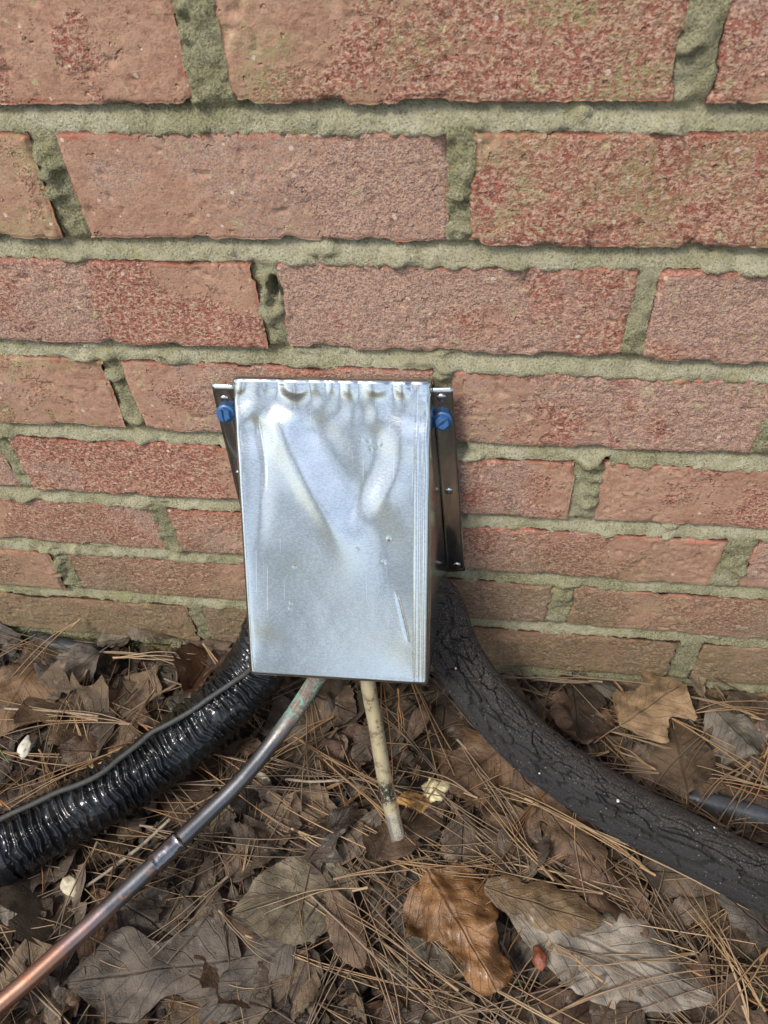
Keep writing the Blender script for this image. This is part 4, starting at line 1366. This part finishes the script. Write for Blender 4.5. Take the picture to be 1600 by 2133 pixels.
items, variants = [], {}
for k in range(6200):
    far = k > 5000
    if far:
        x, y = rng.uniform(-1.1, 1.1), rng.uniform(-1.1, -.01)
        if -.5 < x < .42 and y > -.36:
            continue
    else:
        x, y = rng.uniform(-.50, .42), rng.uniform(-.36, -.004)
    crumb = (not far) and k > 420
    kind_ = (k % 48, crumb)
    if kind_ not in variants:
        L = rng.uniform(.6, 1.0)
        variants[kind_] = leaf_geo(PROFS[['ragged', 'beech', 'oval', 'ragged'][k % 4]], L, L * rng.uniform(.5, 1.0), 5 if crumb else 10, 4 if crumb else 7, k * 1.3, crumple=.10 if crumb else .07, rag=.22 if crumb else .08, stem=False, roll=rng.normal(0, .5))
    L = rng.uniform(.005, .022) if crumb else rng.uniform(.040, .085)
    V, F, uv = variants[kind_]
    V = V * L
    R = np.array(Euler((rng.normal(0, .35 if crumb else .15), rng.normal(0, .35 if crumb else .15), rng.uniform(0, 6.28)), 'XYZ').to_matrix())
    V = (V - [L / 2, 0, 0]) @ R.T
    z = rng.uniform(.000, .013) if crumb else rng.uniform(-.004, .004)
    V = V + [x, min(y, -.006 - L * .4), z - V[:, 2].min() * .8]
    c = np.array(CN[rng.choice(len(CN), p=CW / CW.sum())][1]) * rng.uniform(.30, .65)
    items.append((V, F, uv, c))
V, F, uv, c = join_leaves(items)
obj('leaf_litter', mesh('leaf_litter', V, F, M_LEAF, uv=uv, cattr=c), label='crumbled brown leaf litter covering the soil under the larger leaves', cat='leaf litter', kind='stuff')

# ------------------------------------------------------------------ pine needles
def needle_geo(L, k1, k2, r, seed, n=10, lift=.004):
    """curved needle along +x with a paper-dry taper"""
    t = np.linspace(0, 1, n)
    x = t * L
    y = k1 * (t - .5) ** 2 * L + .0006 * np.sin(t * 9 + seed)
    z = lift * np.sin(t * math.pi) + k2 * t * L
    C = np.stack([x, y, z], 1)
    T, N, B = frames(C)
    rr = r * np.clip(1.15 - .55 * t, .2, 1) * np.where(t > .93, .5, 1)
    V = []
    for a in (math.pi / 2, math.pi * 7 / 6, math.pi * 11 / 6):
        V.append(C + rr[:, None] * (math.sin(a) * N + math.cos(a) * B))
    V = np.stack(V, 1).reshape(-1, 3)
    return V, gridF(n, 3, True)


def bundle(seed, L, r=.00062):
    """two or three needles held in one sheath"""
    rs = np.random.default_rng(seed)
    Vs, Fs, n = [], [], 0
    k = 3 if seed % 3 else 2
    bow = rs.normal(0, .05) if seed % 2 else rs.choice([-1, 1]) * rs.uniform(.15, .30)
    for i in range(k):
        V, F = needle_geo(L * rs.uniform(.88, 1.0), bow + rs.normal(0, .06), rs.normal(0, .015), r, seed + i, lift=rs.uniform(.001, .006))
        a = (i - (k - 1) / 2) * rs.uniform(.03, .13)
        R = np.array(Euler((0, 0, a)).to_matrix())
        V0 = V[:3].mean(0)
        V = (V - V0) @ R.T
        Vs.append(V)
        Fs.append(F + n)
        n += len(V)
    Vh, Fh, _, _ = tube([(-.002, 0, 0), (.003, 0, .0001), (.009, 0, .0002)], lambda s, th: .0011 - .03 * s, 5, 6, caps=False)
    Vs.append(Vh)
    Fs.append(Fh + n)
    return np.vstack(Vs), np.vstack(Fs)


NC = [(0.31, 0.200, 0.100), (0.27, 0.190, 0.115), (0.22, 0.165, 0.110), (0.37, 0.275, 0.165), (0.19, 0.140, 0.098), (0.29, 0.150, 0.065)]
NCN = ['golden tan', 'dull tan', 'grey-tan', 'straw coloured', 'grey-brown', 'orange-brown']
bund = []
for i in range(16):
    V, F = bundle(400 + i, [.085, .15, .095, .16, .14, .10, .125, .11][i % 8] + .002 * (i // 8))
    bund.append((mesh('pine_needle_bundle', V, F, M_NEEDLE, cattr=white4(len(V))), [.085, .15, .095, .16, .14, .10, .125, .11][i % 8] + .002 * (i // 8)))


def place_bundle(i, c, hd, z, col, label, tilt=0.):
    me, L = bund[i % 16]
    o = obj('pine_needle_bundle', me, label=label, cat='pine needles', group='dry pine needle bundles on the litter')
    d = np.array([math.cos(hd), math.sin(hd), 0]) * L / 2
    p = np.array([c[0], c[1], 0.]) - d
    o.location = (p[0], p[1], z)
    o.rotation_euler = (rng.uniform(-.6, .6), -tilt, hd)
    th_ = rng.uniform(.7, 1.5)
    o.scale = (1, 1, th_)
    o.color = (*col, 1)
    return o


def px_bundle(i, p0, p1, z0, z1, ci, label):
    """a bundle whose two ends are named"""
    a, b = at(*p0, z=z0), at(*p1, z=z1)
    d = b - a
    L = np.linalg.norm(d)
    V, F = bundle(900 + i, L)
    o = obj('pine_needle_bundle', mesh('pine_needle_bundle', V, F, M_NEEDLE, cattr=white4(len(V))), label=label, cat='pine needles', group='dry pine needle bundles on the litter')
    o.location = a.tolist()
    o.rotation_euler = (0.2 * math.sin(i), -math.asin(d[2] / L), math.atan2(d[1], d[0]))
    o.color = (*NC[ci], 1)


named = [
    ((165, 1292), (20, 1430), .045, .022, 0, 'golden pine needles leaning from the left wall foot down to the brown leaf'),
    ((200, 1500), (-20, 1470), .026, .024, 0, 'straight golden pine needle crossing from the left edge above the black hose'),
    ((270, 1508), (-30, 1512), .026, .022, 1, 'curved tan pine needles across the big flat leaf behind the hose'),
    ((320, 1440), (220, 1600), .026, .024, 1, 'tan pine needles lying down the big flat leaf behind the hose'),
    ((180, 1400), (90, 1600), .026, .022, 1, 'dull pine needles hanging over the grey leaf at left'),
    ((250, 1560), (0, 1660), .026, .030, 0, 'pine needles beside the upper edge of the black hose'),
    ((210, 1590), (-20, 1700), .028, .030, 3, 'straw coloured pine needles close to the hose at left edge'),
    ((690, 1495), (540, 1590), .022, .022, 0, 'golden pine needles right of the copper pipe below the cover'),
    ((700, 1520), (560, 1720), .022, .018, 2, 'grey-tan long needles between copper pipe and drain tube'),
    ((660, 1560), (520, 1780), .020, .018, 2, 'long grey needles running down from the light brown leaf'),
    ((612, 1728), (712, 1778), .020, .020, 3, 'straw coloured needle pair left of the curled grey strip'),
    ((830, 1440), (838, 1540), .030, .022, 5, 'orange needles just right of the drain tube under the cover'),
    ((990, 1660), (830, 1600), .022, .024, 1, 'needles running right from the drain tube to the brown leaf'),
    ((1150, 1830), (1000, 1650), .026, .024, 0, 'golden needles crossing below the foam pipe'),
    ((1360, 1820), (1010, 1630), .030, .026, 0, 'longest golden needles lying parallel under the foam pipe'),
    ((1250, 1860), (900, 1800), .026, .022, 1, 'tan needles fanned above the wet orange leaf'),
    ((800, 1790), (1080, 1800), .024, .024, 0, 'needles lying straight across above the wet orange leaf'),
    ((700, 1830), (930, 1780), .026, .024, 1, 'needles over the top of the grey-tan oval leaf'),
    ((760, 1850), (530, 1905), .028, .026, 3, 'pale needles lying on the grey-tan oval leaf'),
    ((1590, 2100), (1420, 1860), .030, .026, 0, 'golden needles curving through the bottom right corner'),
    ((1560, 2130), (1470, 1900), .030, .026, 3, 'straw coloured needles near the right bottom corner'),
    ((1600, 1980), (1480, 2130), .030, .028, 0, 'needles slanting out of the bottom right corner'),
    ((1250, 2040), (1140, 1960), .032, .030, 0, 'single golden needle on the long silvery leaf'),
    ((1360, 1600), (1270, 1555), .030, .030, 0, 'golden needle across the torn leaf by the foam pipe'),
    ((1560, 1590), (1430, 1720), .026, .028, 1, 'needles crossing the half buried hose at right'),
    ((1420, 1490), (1600, 1475), .030, .030, 0, 'golden needle arching right from the pale tan lobed leaf'),
    ((1590, 1500), (1340, 1440), .028, .028, 1, 'needles along the wall foot at the right edge'),
    ((1380, 1430), (1100, 1405), .030, .026, 2, 'long pale needles running along the wall right of the cover'),
    ((1250, 1420), (1010, 1400), .028, .022, 2, 'needles against the wall behind the foam pipe'),
    ((1600, 1640), (1380, 1600), .026, .022, 1, 'needles lying over the crumpled grey leaf at right'),
    ((1600, 1560), (1540, 1690), .028, .026, 0, 'golden needles upright at the right edge'),
    ((240, 1370), (410, 1372), .034, .030, 3, 'pale bent straw bridging the leaves near the wall at left'),
    ((470, 1830), (300, 1990), .022, .020, 2, 'grey needles beside the copper pipe below the coupling'),
    ((200, 1760), (110, 1960), .024, .020, 2, 'needles hanging below the black hose at left'),
    ((460, 1900), (580, 2010), .022, .022, 2, 'needles between the pointed grey leaf and the oval leaf'),
]
for i, (p0, p1, z0, z1, ci, lab) in enumerate(named):
    px_bundle(i, p0, p1, z0 + .002, z1 + .002, ci, lab)

nb_ = 0
while nb_ < 160:
    x, y = rng.uniform(-.45, .36), rng.uniform(-.31, -.02)
    px, py = to_px((x, y, .02))
    if not (-40 < px < 1640 and py < 2190):
        continue
    dens = .28 + (.4 if px > 700 and py > 1650 else -.1) + (.35 if px > 1150 else 0) - (.3 if 250 < px < 650 and py > 1850 else 0)
    if rng.random() > dens * (.3 if near_named(px, py) else 1):
        continue
    hd = rng.uniform(0, 2 * math.pi) if rng.random() < .6 else rng.normal(-.5, .35)
    i = int(rng.integers(0, 16))
    L = bund[i][1]
    if y + abs(math.sin(hd)) * L / 2 > -.008:
        y = -.008 - abs(math.sin(hd)) * L / 2
    ci = int(rng.choice(6, p=[.20, .22, .24, .10, .16, .08]))
    label = f"{'long' if L > .12 else 'short'} {['curved', 'straight'][i % 2]} {NCN[ci]} pine needle bundle {region(*to_px((x, y, .02)))}"
    if label in used:
        continue
    used.add(label)
    place_bundle(i, (x, y), hd, rng.uniform(.012, .026), np.array(NC[ci]) * rng.uniform(.55, 1.3), label, tilt=rng.normal(0, .05))
    nb_ += 1

items = []
for k in range(1600):
    far = k > 1000
    if far:
        x, y = rng.uniform(-1.1, 1.1), rng.uniform(-1.1, -.01)
        if -.5 < x < .42 and y > -.36:
            continue
    else:
        x, y = rng.uniform(-.48, .42), rng.uniform(-.36, -.012)
    L = rng.uniform(.03, .12)
    V, F = needle_geo(L, rng.normal(0, .18), 0, .00055, k, n=7, lift=rng.uniform(0, .006))
    hd = rng.uniform(0, 6.28)
    R = np.array(Euler((0, rng.normal(0, .06), hd)).to_matrix())
    V = (V - [L / 2, 0, 0]) @ R.T
    y = min(y, -.008 - abs(math.sin(hd)) * L / 2)
    V = V + [x, y, rng.uniform(.004, .020)]
    items.append((V, F, np.zeros((len(V), 3)), np.array(NC[rng.integers(0, 6)]) * rng.uniform(.4, .95)))
V, F, uv, c = join_leaves(items)
obj('pine_needle_mat', mesh('pine_needle_mat', V, F, M_NEEDLE, cattr=c), label='thin mat of loose dry pine needles scattered through the litter', cat='pine needles', kind='stuff')

# ------------------------------------------------------------------ small things on the litter
def lump(name, size, seed, mat, rough=.3, nu=14, nv=20, squash=1.0):
    a1 = np.linspace(0, np.pi, nu)[:, None]
    a2 = (np.arange(nv) / nv * 2 * np.pi)[None, :]
    X = np.sin(a1) * np.cos(a2)
    Y = np.sin(a1) * np.sin(a2)
    Z = np.cos(a1) + 0 * a2
    r = 1 + rough * fbm(X * 1.8, Y * 1.8, Z * 1.8, 3, seed)
    V = np.stack([X * r * size[0], Y * r * size[1], Z * r * size[2]], -1).reshape(-1, 3)
    return mesh(name, V, gridF(nu, nv, True), mat)


M_CHIP = plain_material('white_fungus', (0.58, 0.58, 0.47), 0.8, 0.2, 260, 0.0008)
M_FOAMY = plain_material('yellowish_foam', (0.60, 0.52, 0.30), 0.9, 0.35, 300, 0.002)
M_FOAMB = plain_material('browned_foam', (0.36, 0.20, 0.06), 0.9, 0.5, 260, 0.002)
M_SEED = plain_material('pale_seed', (0.48, 0.42, 0.29), 0.6, 0.2, 300, 0.0003)
M_NUT = plain_material('red_brown_husk', (0.17, 0.050, 0.022), 0.55, 0.4, 260, 0.0008)
M_TWIG = plain_material('weathered_twig', (0.27, 0.22, 0.16), 0.8, 0.3, 300, 0.0006)
M_DKTWIG = plain_material('dark_twig', (0.075, 0.050, 0.035), 0.7, 0.3, 300, 0.0006)
M_MOSS = plain_material('moss_green', (0.085, 0.105, 0.030), 0.9, 0.5, 200, 0.001)
smalls = [
    ('foam_crumb', (906, 1642), .022, (.009, .010, .005), M_FOAMY, .9, 'pale yellowish foam crumb right of the drain tube', 'foam crumb', 3),
    ('foam_crumb', (868, 1672), .020, (.014, .007, .005), M_FOAMB, .6, 'orange-brown foam crumb touching the right side of the drain tube', 'foam crumb', 9),
    ('foam_crumb', (806, 1718), .014, (.010, .006, .004), M_FOAMY, .5, 'yellow foam crumb behind the open end of the drain tube', 'foam crumb', 14),
    ('fungus_chip', (52, 1556), .020, (.0055, .010, .003), M_CHIP, .6, 'white fungus chip among the leaves above the black hose at left', 'fungus', 5),
    ('winged_seed', (546, 1620), .022, (.0036, .0100, .0014), M_SEED, .25, 'pale oval winged seed right of the copper pipe', 'seed', 6),
    ('nut_husk', (1125, 1996), .026, (.0078, .0045, .0036), M_NUT, .5, 'shiny red-brown nut husk between the wet orange leaf and the silvery leaf', 'nut husk', 7),
    ('seed_husk', (146, 1846), .018, (.0085, .006, .004), M_SEED, .4, 'small tan seed husk below the black hose', 'seed husk', 8),
]
for nm, p, z, sz, mt, rg, lab, cat, sd in smalls:
    obj(nm, lump(nm, sz, sd, mt, rg), label=lab, cat=cat, loc=at(*p, z=z), rot=(.2, .1, sd * .7))


def twig(pts, r, mat, label, seed):
    b = np.asarray(pts[0]) * [1, 1, 0]
    V, F, uv, _ = tube(pts, lambda s, th: r * (1 + .25 * fbm(s * 300, np.cos(th), np.sin(th), 2, seed)), 40, 8)
    o = obj('twig', mesh('twig', V - b, F, mat, uv=uv), label=label, cat='twig', loc=b)


twig([at(355, 1706, z=.024), at(290, 1765, z=.022), at(215, 1822, z=.020), at(180, 1846, z=.018)], .0012, M_TWIG, 'thin straight grey twig between the black hose and the copper pipe', 1)
twig([at(595, 1623, z=.024), at(650, 1628, z=.026), at(725, 1624, z=.024)], .0011, M_TWIG, 'pale curved twig left of the drain tube', 2)
twig([at(378, 1336, z=.040), at(372, 1370, z=.030), at(368, 1420, z=.022)], .0013, M_DKTWIG, 'dark red-brown leaf stalk standing up behind the black hose', 3)
twig([at(1545, 1545, z=.022), at(1570, 1590, z=.024), at(1605, 1650, z=.022)], .0028, M_DKTWIG, 'dark rough twig at the right edge above the half buried hose', 4)
twig([at(205, 1492, z=.028), at(120, 1482, z=.030), at(10, 1476, z=.028)], .0010, M_TWIG, 'thin tan twig pointing in from the left edge', 5)

# green blades of grass in the bottom right corner
M_GRASS = plain_material('young_grass', (0.13, 0.19, 0.045), 0.5, 0.25, 200, 0.0002)
for p0, p1, lab in (((1560, 2140), (1590, 2060), 'thin green grass blade in the bottom right corner'), ((0, 1560), (20, 1590), 'tiny green grass blade at the left edge above the black hose')):
    a, b = at(*p0, z=.012), at(*p1, z=.035)
    V, F, uv, _ = tube([a, (a + b) / 2 + [0, 0, .006], b], lambda s, th: .0009 * (1.05 - s / np.max(s)) + .0001, 14, 5, caps=False)
    obj('grass_blade', mesh('grass_blade', V - a, F, M_GRASS, uv=uv), label=lab, cat='grass', loc=a)

# moss along the foot of the wall
tv, tf = [], []
n = 0
for k in range(5200):
    left = k < 3600
    x = rng.uniform(-.46, -.23) if left else rng.uniform(.15, .34)
    if rng.random() > (.25 + .75 * (float(vnoise(x * 60, 3, 0, 5)) * .5 + .5)) * (sstep(-.22, -.30, x) if left else 1):
        continue
    z = rng.uniform(-.004, .017 if left else .008) * rng.random() ** .6 + (0.002 if left else -.004)
    y = -rng.uniform(.000, .010) * (1 - max(z, 0) / .03)
    hgt = rng.uniform(.0012, .0034)
    d = np.array([rng.normal(0, .5), -abs(rng.normal(.6, .3)), rng.uniform(.3, 1.)])
    d = d / np.linalg.norm(d) * hgt
    s = np.array([rng.normal(), rng.normal() * .4, rng.normal()])
    s = s / np.linalg.norm(s) * hgt * .30
    q = np.cross(s, d)
    q = q / np.linalg.norm(q) * hgt * .25
    b = np.array([x, y, z])
    tv += [b - s, b + s, b + q, b + d]
    tf += [(n, n + 1, n + 3), (n + 1, n + 2, n + 3), (n + 2, n, n + 3)]
    n += 4
obj('moss', mesh('moss', np.array(tv), np.array(tf), M_MOSS, smooth=False), label='short green moss growing along the foot of the brick wall', cat='moss', kind='stuff')
